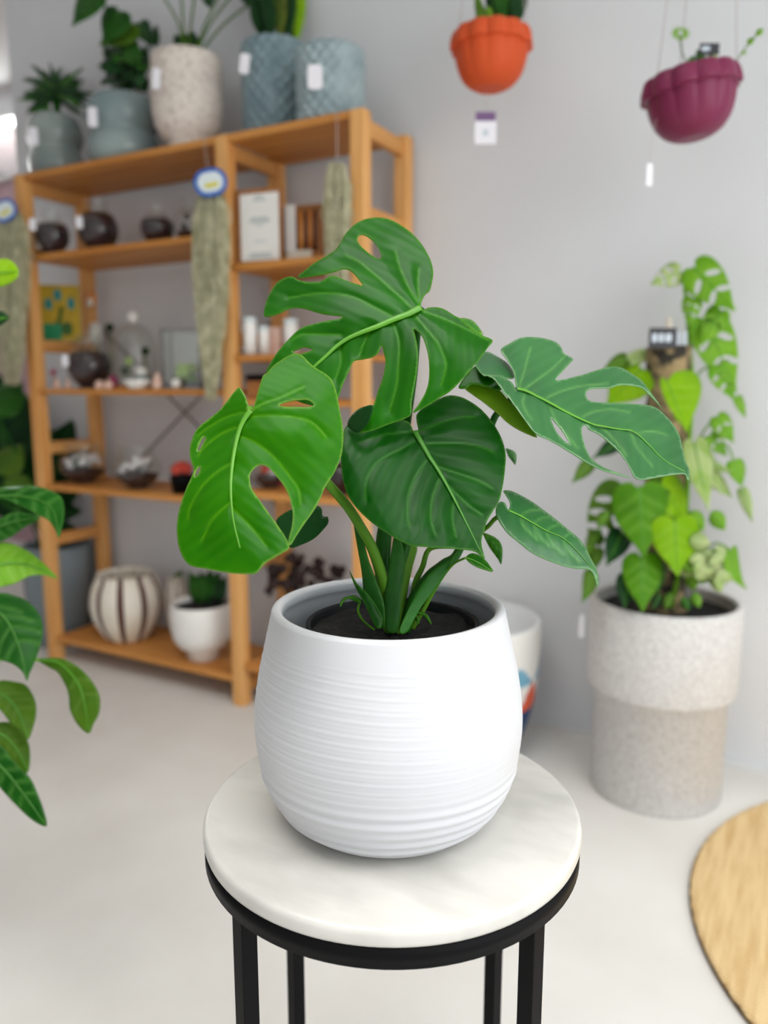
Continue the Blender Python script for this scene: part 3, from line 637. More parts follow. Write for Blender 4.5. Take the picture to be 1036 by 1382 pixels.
sheath(q3((632, 600), (645, 612), (650, 632), (644, 642), (636, 618)), .77, (.2, .5, .8), M['leafA'], q3((632, 600), (645, 618), (645, 640)))

# ================================================================== helpers for placed things
def XU(u, y, z):
    """x of the point on the line (y, z) that lies in the vertical sight plane of column u"""
    q = np.array([0, y, z]) - CAM; k = (u - CX) / F
    return (k * (q @ FW) - q @ RT) / (RT[0] - k * FW[0])
def ZV(u, v, y): return PY(u, v, y)[2]
def px(du, p): return du * depth(p) / F
HD = np.array([FW[0], FW[1], 0]); HD /= np.linalg.norm(HD)

def card(parent, name, c, w, h, material, d=.002, yaw=0.0, roll=0.0, rnd=.25, pitch=0.0):
    """thin rounded card of real thickness, upright, its face turned by yaw from the camera's heading"""
    R = Matrix.Rotation(YAW + yaw, 3, 'Z') @ Matrix.Rotation(pitch, 3, 'X') @ Matrix.Rotation(roll, 3, 'Y'); R = np.array(R)
    r = rnd * min(w, h); pl = []
    for cx, cz, a0 in ((w / 2 - r, h / 2 - r, 0), (-w / 2 + r, h / 2 - r, 90), (-w / 2 + r, -h / 2 + r, 180), (w / 2 - r, -h / 2 + r, 270)):
        for a in np.linspace(0, 90, 5): q = math.radians(a0 + a); pl.append((cx + r * math.cos(q), -d / 2, cz + r * math.sin(q)))
    pl = [np.array(c) + R @ np.array(p) for p in pl]
    return put(name, MB().prism(pl[::-1], R @ np.array([0, d, 0])), material, parent)

# ================================================================== wooden shelving
SX = (-2.50, -1.587, -1.12); SF = 1.907; SB = 2.207; PW = .044; TOPZ = 1.785
shelf = thing('shelving_unit', 'tall pine shelving unit full of terrariums and pots against the wall', 'shelf', (-1.81, 2.05, 0))
for x in SX:
    for y0 in (SF, SB - PW):
        put('post', MB().box((x - PW / 2, y0, 0), (x + PW / 2, y0 + PW, 1.785)), M['post'], shelf, bevel=.003)
    for z in (1.725, 1.50, 1.175, .8, .45, .04):
        put('side_rail', MB().box((x - .012, SF + PW - .004, z), (x + .012, SB - PW + .004, z + .044)), M['side'], shelf, bevel=.002)
LZ = (TOPZ, 1.512, 1.042, .69, .10); RZ = (TOPZ, 1.416, 1.146, 1.012, .724, .15)
for x0, x1, zs_ in ((SX[0] + PW / 2 + .001, SX[1] - PW / 2 - .001, LZ), (SX[1] + PW / 2 + .001, SX[2] - PW / 2 - .001, RZ)):
    for z in zs_:
        put('shelf_board', MB().box((x0, SF + .004, z - .02), (x1, SB - .004, z)), M['wood'], shelf, bevel=.002)
for s in (1, -1):
    put('cross_brace', MB().tube([(-2.036 - .44, SB - .012 - .004 * s, .951 - s * .34), (-2.036 + .44, SB - .012 - .004 * s, .951 + s * .34)], .004, 6), M['steel'], shelf)

# ================================================================== pots on the top board
def clean(prof): return [(max(r, .0008), z) for r, z in prof]
def wall_prof(outer, th=.006, floor=.01):
    """outer (r, z) from the bottom up -> closed vessel with an inside"""
    ins = [(max(r - th, .001), max(z, outer[0][1] + floor)) for r, z in outer if z > outer[0][1] + floor]
    return clean([(.0008, outer[0][1])] + list(outer) + [(outer[-1][0] - th * .5, outer[-1][1] + th * .4)] + ins[::-1] + [(.0008, outer[0][1] + floor)])
def soil_disc(parent, c, r, z, m='soil'):
    mb = MB(); n = 24; vs0 = [(c[0], c[1], z + .004)]
    for q in (.5, .85, 1):
        for j in range(n): vs0.append((c[0] + r * q * math.cos(2 * PI * j / n), c[1] + r * q * math.sin(2 * PI * j / n), z + random.uniform(-.003, .003)))
    fs = [[0, 1 + j, 1 + (j + 1) % n] for j in range(n)] + [[1 + i * n + j, 1 + (i + 1) * n + j, 1 + (i + 1) * n + (j + 1) % n, 1 + i * n + (j + 1) % n] for i in range(2) for j in range(n)]
    return put('potting_soil', mb.add(vs0, fs), M[m], parent)
def ptag(parent, u, v, t, w=.03, h=.05, roll=0.0): return card(parent, 'price_tag', P(u, v, t), w, h, M['tag'], roll=roll)
def lath(parent, name, prof, c, m, seg=48, fn=None, mi=None): return put(name, MB().lathe(prof, c, seg, fn=fn), m, parent)

YT = 2.06; TOPZ += .0012
# spiky plant
x = XU(77, YT, 1.86); c = (x, YT, TOPZ); r = .099
t1_ = thing('potted_plant', 'spiky dark leaved plant in a small round ribbed grey pot, leftmost on top', 'plant', c, 'plants on top of the shelves')
h = ZV(77, 158, YT) - TOPZ
pr = [(r * .62, 0)] + [(r * (.82 + .18 * math.sin(PI * ((q * 2) % 1)) * (1 if q < 1 else 0)) * (1 - .12 * abs(q - .5)), h * q) for q in np.linspace(.03, .97, 40)] + [(r * .72, h)]
lath(t1_, 'pot', wall_prof(pr), c, M['bubble']); soil_disc(t1_, c, r * .64, TOPZ + h - .012)
tt = depth((x, YT, TOPZ + h))
for i in range(64):
    a = math.radians(-40 + 260 * (i + .5) / 64 + random.uniform(-5, 5)); L = random.uniform(34, 52)
    b = (75 + random.uniform(-5, 5), 132 - random.uniform(0, 14)); e = (b[0] + L * math.cos(a), b[1] - L * math.sin(a) * .9 + 4)
    tleaf(t1_, b, e, .07, tt + random.uniform(-.05, .05), (random.uniform(-.3, .3), .4, .85), M['folG' if i % 4 == 0 else 'folD'], 'lance', bend=random.uniform(-.08, .08), step=4)
stalk(t1_, [(78, 166, tt), (77, 150, tt), (76, 134, tt)], .014, M['stem_dark'])
for b, e in (((58, 152), (45, 142)), ((52, 158), (48, 140)), ((60, 156), (62, 138))): tleaf(t1_, b, e, .4, tt - .06, (0, .3, .9), M['folG'], 'oval', step=4)
ptag(t1_, 45, 184, tt - .12, .032, .06)
# twin bubble pot
x = XU(168, YT - .02, 1.86); c = (x, YT - .02, TOPZ); r = .122; h = ZV(168, 134, YT - .02) - TOPZ
t2_ = thing('potted_plant', 'dark bushy plant in a wide slate pot with two bulging rings', 'plant', c, 'plants on top of the shelves')
pr = [(r * .7, 0)] + [(r * (.80 + .2 * math.sin(PI * ((q * 2) % 1)) ** .7), h * q) for q in np.linspace(.02, .98, 30)] + [(r * .8, h)]
lath(t2_, 'pot', wall_prof(pr), c, M['bubble_dark']); soil_disc(t2_, c, r * .7, TOPZ + h - .012)
tt = depth((x, YT, TOPZ + h))
for i in range(60):
    b = (170 + random.uniform(-26, 26), 122 - random.uniform(0, 56)); a = random.uniform(0, 2 * PI); L = random.uniform(16, 28)
    e = (b[0] + L * math.cos(a), b[1] + L * math.sin(a) * .8)
    if e[1] > 128: e = (e[0], 120)
    tleaf(t2_, b, e, .34, tt + random.uniform(-.07, .07), (random.uniform(-.6, .6), random.uniform(0, .7), .7), M['folD' if i % 5 else 'folG'], 'heart', step=4)
for b, e, w, m in (((178, 30), (134, 62), .42, 'folO'), ((162, 15), (140, 60), .4, 'folG'), ((133, -14), (97, 36), .3, 'folG'), ((205, 60), (212, 32), .3, 'folD'), ((170, 60), (190, 95), .35, 'folG'), ((188, 30), (200, 60), .4, 'folD')):
    tleaf(t2_, b, e, w, tt - .05, (-.3, .3, .85), M[m], 'heart', step=4, ribmat=M['rib_dark'])
for pts in ([(178, 125, tt), (172, 70, tt), (176, 32, tt - .04)], [(176, 125, tt), (160, 60, tt), (134, -12, tt - .04)], [(184, 125, tt), (194, 80, tt), (204, 58, tt)]): stalk(t2_, pts, .004, M['stem_dark'])
ptag(t2_, 125, 158, tt - .14, .03, .06)
# speckled pot
x = XU(254, 2.02, 1.9); c = (x, 2.02, TOPZ); r = .113; h = ZV(254, 80, 2.02) - TOPZ
t3_ = thing('potted_plant', 'long stemmed plant in a speckled cream footed pot with a groove', 'plant', c, 'plants on top of the shelves')
pr = [(r * .62, 0), (r * .6, h * .05), (r * .56, h * .1), (r * .74, h * .17), (r * .92, h * .28), (r * .99, h * .42), (r, h * .6), (r * .995, h * .675), (r * .965, h * .69), (r * .965, h * .70), (r, h * .715), (r * .985, h * .9), (r * .97, h)]
lath(t3_, 'pot', wall_prof(pr), c, M['speck']); soil_disc(t3_, c, r * .9, TOPZ + h - .01)
tt = depth((x, YT, TOPZ + h))
for b, e in (((252, 68), (262, 42)), ((248, 66), (236, 46)), ((255, 70), (270, 50)), ((244, 70), (233, 60)), ((250, 70), (250, 44))): tleaf(t3_, b, e, .4, tt, (0, .3, .9), M['folD'], 'oval', step=4)
for i, pts in enumerate(([(248, 74), (240, 30), (215, -12)], [(250, 74), (247, 30), (244, -15)], [(253, 74), (258, 30), (264, -15)], [(262, 74), (278, 30), (300, -12)], [(268, 74), (300, 35), (338, 4)], [(264, 74), (285, 30), (318, -12)])):
    stalk(t3_, [(a, b, tt) for a, b in pts], .0035, M['folO'])
for b, e in (((280, -8), (284, 12)), ((330, 4), (345, -12)), ((220, -8), (208, -30)), ((300, -12), (318, -40))): tleaf(t3_, b, e, .45, tt, (0, .3, .9), M['folD'], 'heart', step=4)
ptag(t3_, 211, 106, tt - .13, .026, .06, .1)
# two textured cylinders
def dimple(n, k):
    return lambda a, z, r: r * (1 + .09 * (abs(math.sin(a * n + z * k)) * abs(math.sin(a * n - z * k)) - .5))
def cyl_pot(u, y, r, vtop, m, label, seg=160):
    x = XU(u, y, 1.9); c = (x, y, TOPZ); h = ZV(u, vtop, y) - TOPZ
    t = thing('potted_plant' if m == 'teal' else 'ceramic_pot', label, 'plant' if m == 'teal' else 'plant pot', c, 'plants on top of the shelves' if m == 'teal' else None)
    pr = [(r * .9, 0), (r * .97, .008)] + [(r * (1 - .03 * (q - .5) ** 2), h * q) for q in np.linspace(.06, .96, 80)] + [(r * .99, h)]
    lath(t, 'pot', wall_prof(pr, .008), c, M[m], seg, fn=dimple(9, 75)); return t, c, h
t4_, c, h = cyl_pot(372, 2.09, .100, 64, 'teal', 'snake plant in a grey teal diamond textured cylinder pot')
soil_disc(t4_, c, .09, TOPZ + h - .01); tt = depth((c[0], c[1], TOPZ + h))
for i, (b, e, w, m) in enumerate((((368, 60), (352, -60), .085, 'folD'), ((378, 60), (374, -70), .08, 'snakeG'), ((388, 60), (392, -60), .085, 'folD'), ((400, 60), (404, -50), .1, 'folY'), ((396, 62), (400, -64), .07, 'snakeG'), ((360, 60), (338, -20), .14, 'folD'), ((352, 58), (354, 30), .2, 'folY'), ((384, 61), (383, -48), .07, 'folD'))):
    tleaf(t4_, b, e, w, tt - .02 + .012 * i, (.1 * (i - 3), .1, .95), M[m], 'lance', step=5)
ptag(t4_, 330, 86, tt - .12, .028, .055, .15)
t5_, c, h = cyl_pot(446, 2.03, .097, 72, 'teal_light', 'pale grey teal diamond textured cylinder pot with white tag, empty')
tt = depth((c[0], c[1], TOPZ + h)); ptag(t5_, 425, 104, tt - .12, .04, .062)

# ================================================================== glass terrariums and bits on the shelves
def terrarium(name, label, u, w, vtop, z, y, fill, fillm, neck=.5, tag=None, group=None, extra=(), cat='terrarium'):
    x = XU(u, y, z + .06); c = np.array((x, y, z + .0012)); r = px(w, c) / 2 * .94; h = max(ZV(u, vtop, y) - z, r * 1.2)
    t = thing(name, label, cat, c, group)
    pr = [(r * .45, 0), (r * .62, h * .02)]
    for a in np.linspace(-65, 50, 14):
        q = math.radians(a); pr.append((r * math.cos(q), h * .42 + h * .42 * math.sin(q)))
    pr += [(r * neck, h * .8), (r * neck * .98, h * .9), (r * neck * 1.1, h)]
    put('glass_bowl', MB().lathe(clean([(.0008, 0)] + pr), c, 36), M['glass'], t)
    fr2 = [(q[0] * .95, q[1] + .002) for q in pr if q[1] < h * fill]
    mb = MB().lathe(clean([(.0008, .003)] + fr2 + [(fr2[-1][0] * .6, h * fill + .006), (.0008, h * fill + .01)]), c, 30)
    put('planting_fill', mb, M[fillm], t)
    for (du, dv, rr2, m) in extra:
        q = P(u + du, vtop + dv, depth(c) - .01)
        put('accent', MB().ball(q, rr2, 14, 9, jit=.15), M[m], t)
    if tag: ptag(t, tag[0], tag[1], depth(c) - r - .012, .022, .04)
    return t
G2 = 'round glass terrariums on the upper left shelf'
terrarium('terrarium', 'round glass terrarium with a white tag at its left, leftmost on the upper shelf', 71, 48, 284, LZ[1], 1.955, .66, 'mossdark', tag=(44, 303), group=G2, extra=((-6, 32, .014, 'mossgreen'), (8, 28, .008, 'white')))
terrarium('terrarium', 'largest round glass terrarium on the upper shelf, with mauve and dark filling', 133, 58, 270, LZ[1], 2.0, .72, 'mossdark', tag=(107, 300), group=G2, extra=((2, 34, .015, 'pinkstone'), (10, 38, .008, 'white')))
terrarium('terrarium', 'round glass terrarium third along the upper shelf, half full of dark soil', 212, 48, 277, LZ[1], 2.0, .62, 'mossdark', group=G2, extra=((-8, 28, .012, 'pinkstone'), (2, 36, .008, 'white')))
terrarium('terrarium', 'clear glass bowl with a dark twig beside the hanging moss, upper shelf', 256, 46, 270, LZ[1], 2.02, .25, 'mossdark', group=G2, extra=((-4, 22, .01, 'mossdark'), (-8, 36, .01, 'mossdark')))

# middle shelf
z = LZ[2]; t = terrarium('terrarium', 'big round glass terrarium with mauve plants and a white tag, middle shelf', 121, 62, 452, z, 2.0, .66, 'mossdark', tag=(88, 487), extra=((-8, 30, .017, 'magenta'), (0, 40, .013, 'white'), (6, 26, .01, 'pinkstone'), (16, 34, .013, 'mossgreen')))
def cloche(label, u, w, vtop, y, items, knob=True):
    x = XU(u, y, z + .05); c = np.array((x, y, z + .0012)); r = px(w, c) / 2 * .95; h = ZV(u, vtop, y) - z
    t = thing('glass_cloche', label, 'glass dome', c)
    put('base', MB().lathe(clean([(.0008, 0), (r * 1.05, 0), (r * 1.05, .008), (r, .01), (.0008, .01)]), c, 36), M['cork'], t)
    pr = [(r, .0102), (r, h * .5)] + [(r * math.cos(a), h * .5 + h * .36 * math.sin(a)) for a in np.linspace(.15, PI / 2 - .08, 9)]
    put('dome', MB().lathe(clean(pr + [(.0008, h * .86)]), c, 36), M['glass'], t)
    if knob: put('knob', MB().ball(c + np.array((0, 0, h * .92)), r * .3 if r * .3 < h * .08 else h * .08, 14, 9), M['white'], t)
    for du, v, rr2, m, n in items:
        q = P(u + du, v, depth(c)); put(n, MB().ball(q, rr2, 14, 10, jit=.1), M[m], t)
        put('stem', MB().tube([(q[0], q[1], z + .01), q], .002, 6), M['stem'], t)
    return t
cloche('tall clear glass dome with a white knob in the middle of the middle shelf', 184, 60, 420, 2.06, ((-10, 488, .016, 'limegreen', 'moss_ball'), (-16, 500, .015, 'mossgreen', 'moss_ball'), (12, 474, .016, 'folD', 'moss_ball')))
cloche('narrow glass dome over a large white egg shaped bloom, left of the tallest dome', 130, 36, 425, 2.13, ((0, 450, (.026, .026, .042), 'white', 'form'), (18, 442, .016, 'folD', 'moss_ball')), knob=False)  # white egg-shaped ball on a stem under the dome
def single(name, label, cat, mb, m, group=None): return put(name, mb, M[m], None, label=label, cat=cat, group=group)
def at(u, y, z, dz=0.0): return np.array((XU(u, y, z), y, z + dz + .0012))
c = at(192, 1.975, z); r = .021
t = thing('glass_bottle', 'small pale green bottle with white cap in front of the tall dome', 'bottle', c)
put('body', MB().lathe(clean([(.0008, 0), (r, 0), (r, .04), (r * .8, .047)]), c, 24), M['bubble'], t); put('cap', MB().lathe(clean([(r * .8, .047), (r * .95, .05), (r * .95, .068), (.0008, .072)]), c, 24), M['white'], t)
c = at(187, 1.935, z); put('dish', MB().lathe(clean([(.0008, 0), (.03, 0), (.048, .022), (.05, .03), (.046, .03), (.028, .006), (.0008, .006)]), c, 36), M['white'], None, label='shallow white dish at the front edge of the middle shelf', cat='dish')
G3 = 'crystals along the middle shelf'
for u, y, rr2, m, lb, nm in ((135, 1.93, .019, 'pinkstone', 'larger pink crystal below the big round terrarium', 'crystal'), (147, 1.925, .016, 'pinkstone', 'smaller pink crystal right beside the larger pink one', 'crystal'), (153, 1.985, .018, 'magenta', 'magenta crystal between the big terrarium and the tall dome', 'crystal'), (214, 1.985, .017, 'magenta', 'magenta crystal right of the white dish, behind a peach stone', 'crystal')):
    h = .05 if m == 'magenta' else .03
    c = at(u, y, z); mb = MB().lathe(clean([(.0008, 0), (rr2 * .8, 0), (rr2, h * .4), (rr2 * .7, h * .8), (.0008, h)]), c, 7); mb.sm = [False] * len(mb.sm)
    single(nm, lb, 'crystal', mb, m, G3)
for u, y, m, lb in ((78, 1.94, 'pinkstone', 'small cone shaped stone beside the left post, middle shelf'), (92, 1.95, 'pinkstone', 'tiny cone shaped stone under the hanging white tag, middle shelf'), (213, 1.935, 'pinkstone', 'peach cone shaped stone right of the white dish')):
    k_ = 1 if u > 200 else .65
    c = at(u, y, z); single('stone', lb, 'stone', MB().lathe(clean([(.0008, 0), (.02 * k_, 0), (.017 * k_, .02 * k_), (.009 * k_, .045 * k_), (.0008, .055 * k_)]), c, 12), m)
c = at(73, 2.02, z); t = thing('flower_pick', 'pink ball on a short stick at the left end of the middle shelf', 'ornament', c)
put('stick', MB().tube([c, c + np.array((0, 0, .05))], .0025, 6), M['cork'], t); put('ball', MB().ball(c + np.array((0, 0, .06)), .013), mat('pink_ball', (206, 110, 140), .5), t)
# square glass tank
c = at(252, 2.02, z); t = thing('glass_tank', 'square glass tank holding a lime green succulent, right end of the middle shelf', 'terrarium', c)
s_ = .062; R = np.array(Matrix.Rotation(.5, 3, 'Z')); h = ZV(252, 446, 2.02) - z
g = MB()
for i in range(4):
    Rq = np.array(Matrix.Rotation(.5 + i * PI / 2, 3, 'Z')); g.box(c + np.array((-s_, -s_, .001)), c + np.array((s_, -s_ + .003, h)), R=Rq, c=c)
put('glass_panel', g.box(c + np.array((-s_, -s_, .0)), c + np.array((s_, s_, .003)), R=R, c=c), M['glass'], t)
f = MB()
for i in range(4):
    Rq = np.array(Matrix.Rotation(.5 + i * PI / 2, 3, 'Z'))
    f.box(c + np.array((-s_ - .001, -s_ - .001, .0)), c + np.array((-s_ + .003, -s_ + .003, h)), R=Rq, c=c).box(c + np.array((-s_, -s_ - .001, h - .003)), c + np.array((s_, -s_ + .003, h)), R=Rq, c=c)
put('frame', f, M['steel'], t)
for i in range(11):
    a = i * 2.4; q = c + np.array((.022 * math.cos(a), .022 * math.sin(a), .03 + .018 * (i % 3))); put('succulent', MB().ball(q, .019, 12, 8, jit=.2), M['limegreen' if i % 3 else 'folL'], t)
put('soil_layer', MB().box(c + np.array((-s_ + .004, -s_ + .004, .003)), c + np.array((s_ - .004, s_ - .004, .02)), R=R, c=c), M['mossdark'], t)
put('glass_globe', MB().ball(at(238, 1.935, z, .017), .0165), M['white'], None, label='small silvery white ball in front of the square glass tank', cat='ornament')

# picture card on the side rail and the wooden knob
rz_ = 1.175 + .044
pc = np.array((SX[0] + .004, 2.048, rz_ + .001)); t = thing('picture_card', 'yellow picture card of a potted plant with teal flowers, left end of shelves', 'picture', pc)
yw = math.radians(10); hh = .205; ww = .142; pit = math.radians(-2)
card(t, 'card', pc + np.array((0, 0, hh / 2)), ww, hh, M['picture_yellow'], d=.006, yaw=yw, rnd=.02)
Rc = np.array(Matrix.Rotation(YAW + yw, 3, 'Z'))
def oncard(dx, dz, d=.0045): return pc + Rc @ np.array((dx, -d, dz))
card(t, 'printed_pot', oncard(-.032, .033), .066, .06, M['picture_green'], d=.002, yaw=yw, rnd=.05)
put('printed_stem', MB().tube([oncard(-.012, .062), oncard(.0, .09), oncard(.006, .125)], .008, 6, flat=.2, flatdir=Rc @ np.array((0, -1, 0))), M['darkgreen'], t)
card(t, 'printed_leaf', oncard(.02, .045), .04, .05, M['darkgreen'], d=.002, yaw=yw, rnd=.4)
for dx, dz in ((-.04, .135), (-.006, .168), (.04, .138)): card(t, 'printed_flower', oncard(dx, dz), .026, .042, M['picture_teal'], d=.002, yaw=yw, rnd=.5)
gb = at(97, 2.12, rz_); gb[0] = SX[0] + .0
c = PX(95, 443, SX[0] + .002); c[2] = rz_ + .032
put('glass_globe', MB().ball(c, (.03, .03, .03)), M['bubble'], None, label='pale green ball resting on the side rail beside the yellow picture', cat='ornament')
c = PY(123, 404, SB - PW - .016); t = thing('wooden_ornament', 'round wooden knob with a pale centre on the rear left post', 'ornament', c)
put('disc', MB().ball(c, (.031, .013, .031)), M['cork'], t); put('centre', MB().ball(c + np.array((.006, -.012, -.012)), (.017, .008, .017)), M['cream'], t)

# lower left shelf
z = LZ[3]
G4 = 'glass bowls of white pebbles on the lower shelf'
for u, w, vt, lb, y in ((113, 66, 598, 'glass bowl of white pebbles nearest the left post, lower shelf', 2.02), (186, 66, 602, 'glass bowl of white pebbles and moss in the middle of the lower shelf', 2.0)):
    x = XU(u, y, z + .04); c = np.array((x, y, z + .0012)); r = px(w, c) / 2 * .94; h = ZV(u, vt, y) - z
    t = thing('glass_bowl', lb, 'glass bowl', c, G4)
    pr = [(r * .5, 0)] + [(r * math.cos(q), h * .45 + h * .45 * math.sin(q)) for q in np.radians(np.linspace(-70, 45, 12))] + [(r * .72, h)]
    put('glass', MB().lathe(clean([(.0008, 0)] + pr), c, 36), M['glass'], t)
    f2 = [(q[0] * .94, q[1] + .002) for q in pr if q[1] < h * .38]; put('soil_layer', MB().lathe(clean([(.0008, .003)] + f2 + [(.0008, h * .4)]), c, 24), M['mossdark'], t)
    for i in range(26):
        a = random.uniform(0, 2 * PI); q = r * .72 * math.sqrt(random.random()); big = q * math.cos(a) > -.1 * r
        put('pebble', MB().ball(c + np.array((q * math.cos(a), q * math.sin(a), h * .42 + random.uniform(0, .022) + (.016 if big else 0))), (random.uniform(.011, .02) * (1 if big else .8), random.uniform(.01, .018), .011), 10, 7, jit=.12), M['pebble' if i % 6 else 'mossgreen'], t)
c = at(247, 1.98, z); t = thing('potted_plant', 'red flowering plant in a small black pot on the lower shelf', 'plant', c)
lath(t, 'pot', wall_prof([(.034, 0), (.042, .05), (.044, .058)]), c, M['black']); soil_disc(t, c, .036, z + .05)
for i in range(16):
    a = i * 2.4; q = .03 * math.sqrt(i / 16); put('flower', MB().ball(c + np.array((q * math.cos(a), q * math.sin(a), .075 + .02 * (1 - i / 16))), .014, 10, 7, jit=.3), M['redflower'], t)

# bottom left shelf: striped pots, footed pot
z = LZ[4]
def gourd(label, u, w, vt, y, ph, group='striped gourd pots on the bottom shelf'):
    x = XU(u, y, z + .1); c = np.array((x, y, z + .0012)); r = px(w, c) / 2 * .95; h = ZV(u, vt, y) - z
    t = thing('gourd_pot', label, 'plant pot', c, group)
    n = 9; seg = 162; prof = [(r * .5, 0), (r * .58, h * .02), (r * .74, h * .14), (r * .9, h * .3), (r * .99, h * .48), (r, h * .62), (r * .95, h * .78), (r * .84, h * .9), (r * .78, h * .96), (r * .80, h)]
    prof = [(float(q[0]), float(q[1])) for q in spline(prof, 4)]
    fn = lambda a, zz_, rr3: rr3 * (1 - .14 * (1 - abs(math.sin(n / 2 * (a + ph)))) ** 3)
    mb = MB().lathe(prof, c, seg, fn=fn)
    k_ = 0
    for i in range(len(prof) - 1):
        for j in range(seg):
            s1 = abs(math.sin(n / 2 * ((j + .5) * 2 * PI / seg + ph)))
            mb.mi[i * seg + j] = 1 if s1 < .46 else 0
    inn_ = [(rr3 - .007, zz_) for rr3, zz_ in prof[::-1] if zz_ > h * .55]
    mb.lathe([(prof[-1][0], prof[-1][1])] + inn_ + [(.0008, h * .55)], c, seg, mi=0, fn=lambda a, zz_, rr3: fn(a, zz_, rr3) * .985)
    put('pot_body', mb, [M['cream'], M['brown']], t); return t, c, r, h
gourd('cream gourd shaped pot with brown grooves at the front of the bottom shelf', 171, 98, 774, 2.03, .22)
t, c, r, h = gourd('cream and brown gourd pot half hidden behind the front one', 238, 30, 782, 2.155, .05)
tleaf(t, (232, 792), (246, 770), .3, depth(c) - .02, (.3, .3, .8), M['folG'], 'oval', step=4); soil_disc(t, c, r * .7, z + h * .85)
c = at(273, 2.0, z + .1); c[2] = z + .0012; r = px(88, c) / 2 * .94; h = ZV(273, 814, 2.0) - z
t = thing('potted_plant', 'green plant in a white bowl pot with a foot, right end of bottom shelf', 'plant', c)
pr = [(r * .5, 0), (r * .5, h * .14), (r * .55, h * .17), (r * .72, h * .23), (r * .92, h * .38), (r * .99, h * .55), (r, h * .75), (r * .98, h)]
lath(t, 'pot', wall_prof(pr, .007, h * .18), c, M['white']); soil_disc(t, c, r * .9, z + h - .016)
tt = depth(c)
for b, e, w, m in (((278, 806), (254, 772), .4, 'folG'), ((284, 806), (296, 770), .4, 'folD'), ((280, 808), (270, 770), .35, 'folD'), ((288, 806), (306, 778), .4, 'folD'), ((274, 808), (262, 800), .5, 'folD'), ((286, 806), (292, 785), .5, 'folD'), ((283, 800), (283, 768), .5, 'folD')):
    tleaf(t, b, e, w, tt + random.uniform(-.03, .03), (random.uniform(-.4, .4), .3, .85), M[m], 'heart', step=4)
for b in ((278, 775), (292, 775), (285, 772)): stalk(t, [(281, 815, tt), (b[0], b[1], tt)], .004, M['stem_dark'])

# ================================================================== right bay
z = RZ[1]
c = PY(350, 353, 1.935); c[2] = z + .001; yw = math.radians(-20)
w_ = px(62, c) * 1.0; h_ = ZV(345, 259, 1.935) - z
t = thing('framed_card', 'white printed card in a wooden frame on the right upper shelf', 'sign', c)
Rc = np.array(Matrix.Rotation(YAW + yw, 3, 'Z')); oc = lambda dx, dy, dz: c + Rc @ np.array((dx, dy, dz))
card(t, 'frame', oc(0, .006, h_ / 2 + .004), w_ + .012, h_ + .008, M['boxwood'], d=.01, yaw=yw, rnd=.02)
card(t, 'paper', oc(.004, -.0005, h_ / 2), w_ * .93, h_ * .94, M['white'], d=.002, yaw=yw, rnd=.01)
for dz, wl, hl in ((.62, .42, .006), (.58, .5, .006), (.53, .2, .004), (.88, .3, .006), (.93, .2, .005), (.12, .5, .006), (.08, .6, .006), (.3, .3, .003)):
    card(t, 'printed_line', oc(.004, -.0018, h_ * dz), w_ * wl, hl, M['ink'], d=.0008, yaw=yw, rnd=.2)
c = PY(410, 352, 2.02); c[2] = z + .001
t = thing('tube_rack', 'wooden rack with a white card and brown glass tubes behind the framed card', 'rack', c)
W = px(62, c); oc = lambda dx, dy, dz: c + Rc @ np.array((dx, dy, dz))
hb = ZV(410, 275, 2.02) - z
for nm, lo, hi in (('base', (-W / 2, -.03, 0), (W / 2, .03, .03)), ('back_panel', (-W / 2, .018, .03), (W / 2, .03, hb)), ('side_panel', (-W / 2, -.03, .03), (-W / 2 + .01, .018, hb * .95)), ('side_panel', (W / 2 - .01, -.03, .03), (W / 2, .018, hb * .8))):
    put(nm, MB().box(c + np.array(lo), c + np.array(hi), R=Rc, c=c), M['boxwood'], t)
card(t, 'white_card', oc(-W * .22, -.026, hb * .58), .035, hb * .75, M['white'], d=.003, yaw=yw, rnd=.03)
for i in range(4): put('tube', MB().tube([oc(W * (.0 + .11 * i), -.01, .03), oc(W * (.0 + .11 * i), -.01, hb * .85)], .011, 10), M['brown' if i % 2 else 'cork'], t)
card(t, 'paper_label', oc(0, -.0315, .02), W * .6, .03, M['cream'], d=.002, yaw=yw, rnd=.1)
# third shelf of the right bay
z = RZ[2]
for nm, u, y, r, vt, m, lb, cat in (('canister', 357, 1.96, .016, 440, 'white', 'slim white canister on the narrow right shelf behind the big leaf', 'canister'), ('jar', 338, 1.94, .02, 428, 'white', 'small white lidded jar beside the middle post', 'jar'), ('jar', 393, 1.98, .022, 430, 'white', 'white jar just left of the top leaf lobe', 'jar')):
    c = at(u, y, z); h = ZV(u, vt, y) - z; t = thing(nm, lb, cat, c)
    put('body', MB().lathe(clean([(.0008, 0), (r, 0), (r, h * .8), (r * .92, h * .84)]), c, 24), M[m], t); put('lid', MB().lathe(clean([(r * .92, h * .84), (r * 1.03, h * .86), (r * 1.03, h * .98), (.0008, h)]), c, 24), M['pale_blue'], t)
for u, m, lb, wv in ((374, 'pinkstone', 'pale pink soap box standing between two white jars', .03),):
    c = at(u, 2.0, z); put('soap_box', MB().box(c + np.array((-.02, -.015, 0)), c + np.array((.02, .015, .085)), R=Rc, c=c), M[m], None, label=lb, cat='box', bevel=.002)
z = RZ[3]; c = at(364, 2.0, z)
t = thing('wooden_box', 'little wooden box with a dark lid by the middle post, under the narrow shelf', 'box', c)
put('box_body', MB().box(c + np.array((-.055, -.05, .0)), c + np.array((.07, .05, .055)), R=Rc, c=c), M['boxwood'], t, bevel=.003); put('lid', MB().box(c + np.array((-.057, -.052, .0552)), c + np.array((.072, .052, .075)), R=Rc, c=c), M['black'], t, bevel=.003)
z = RZ[4]
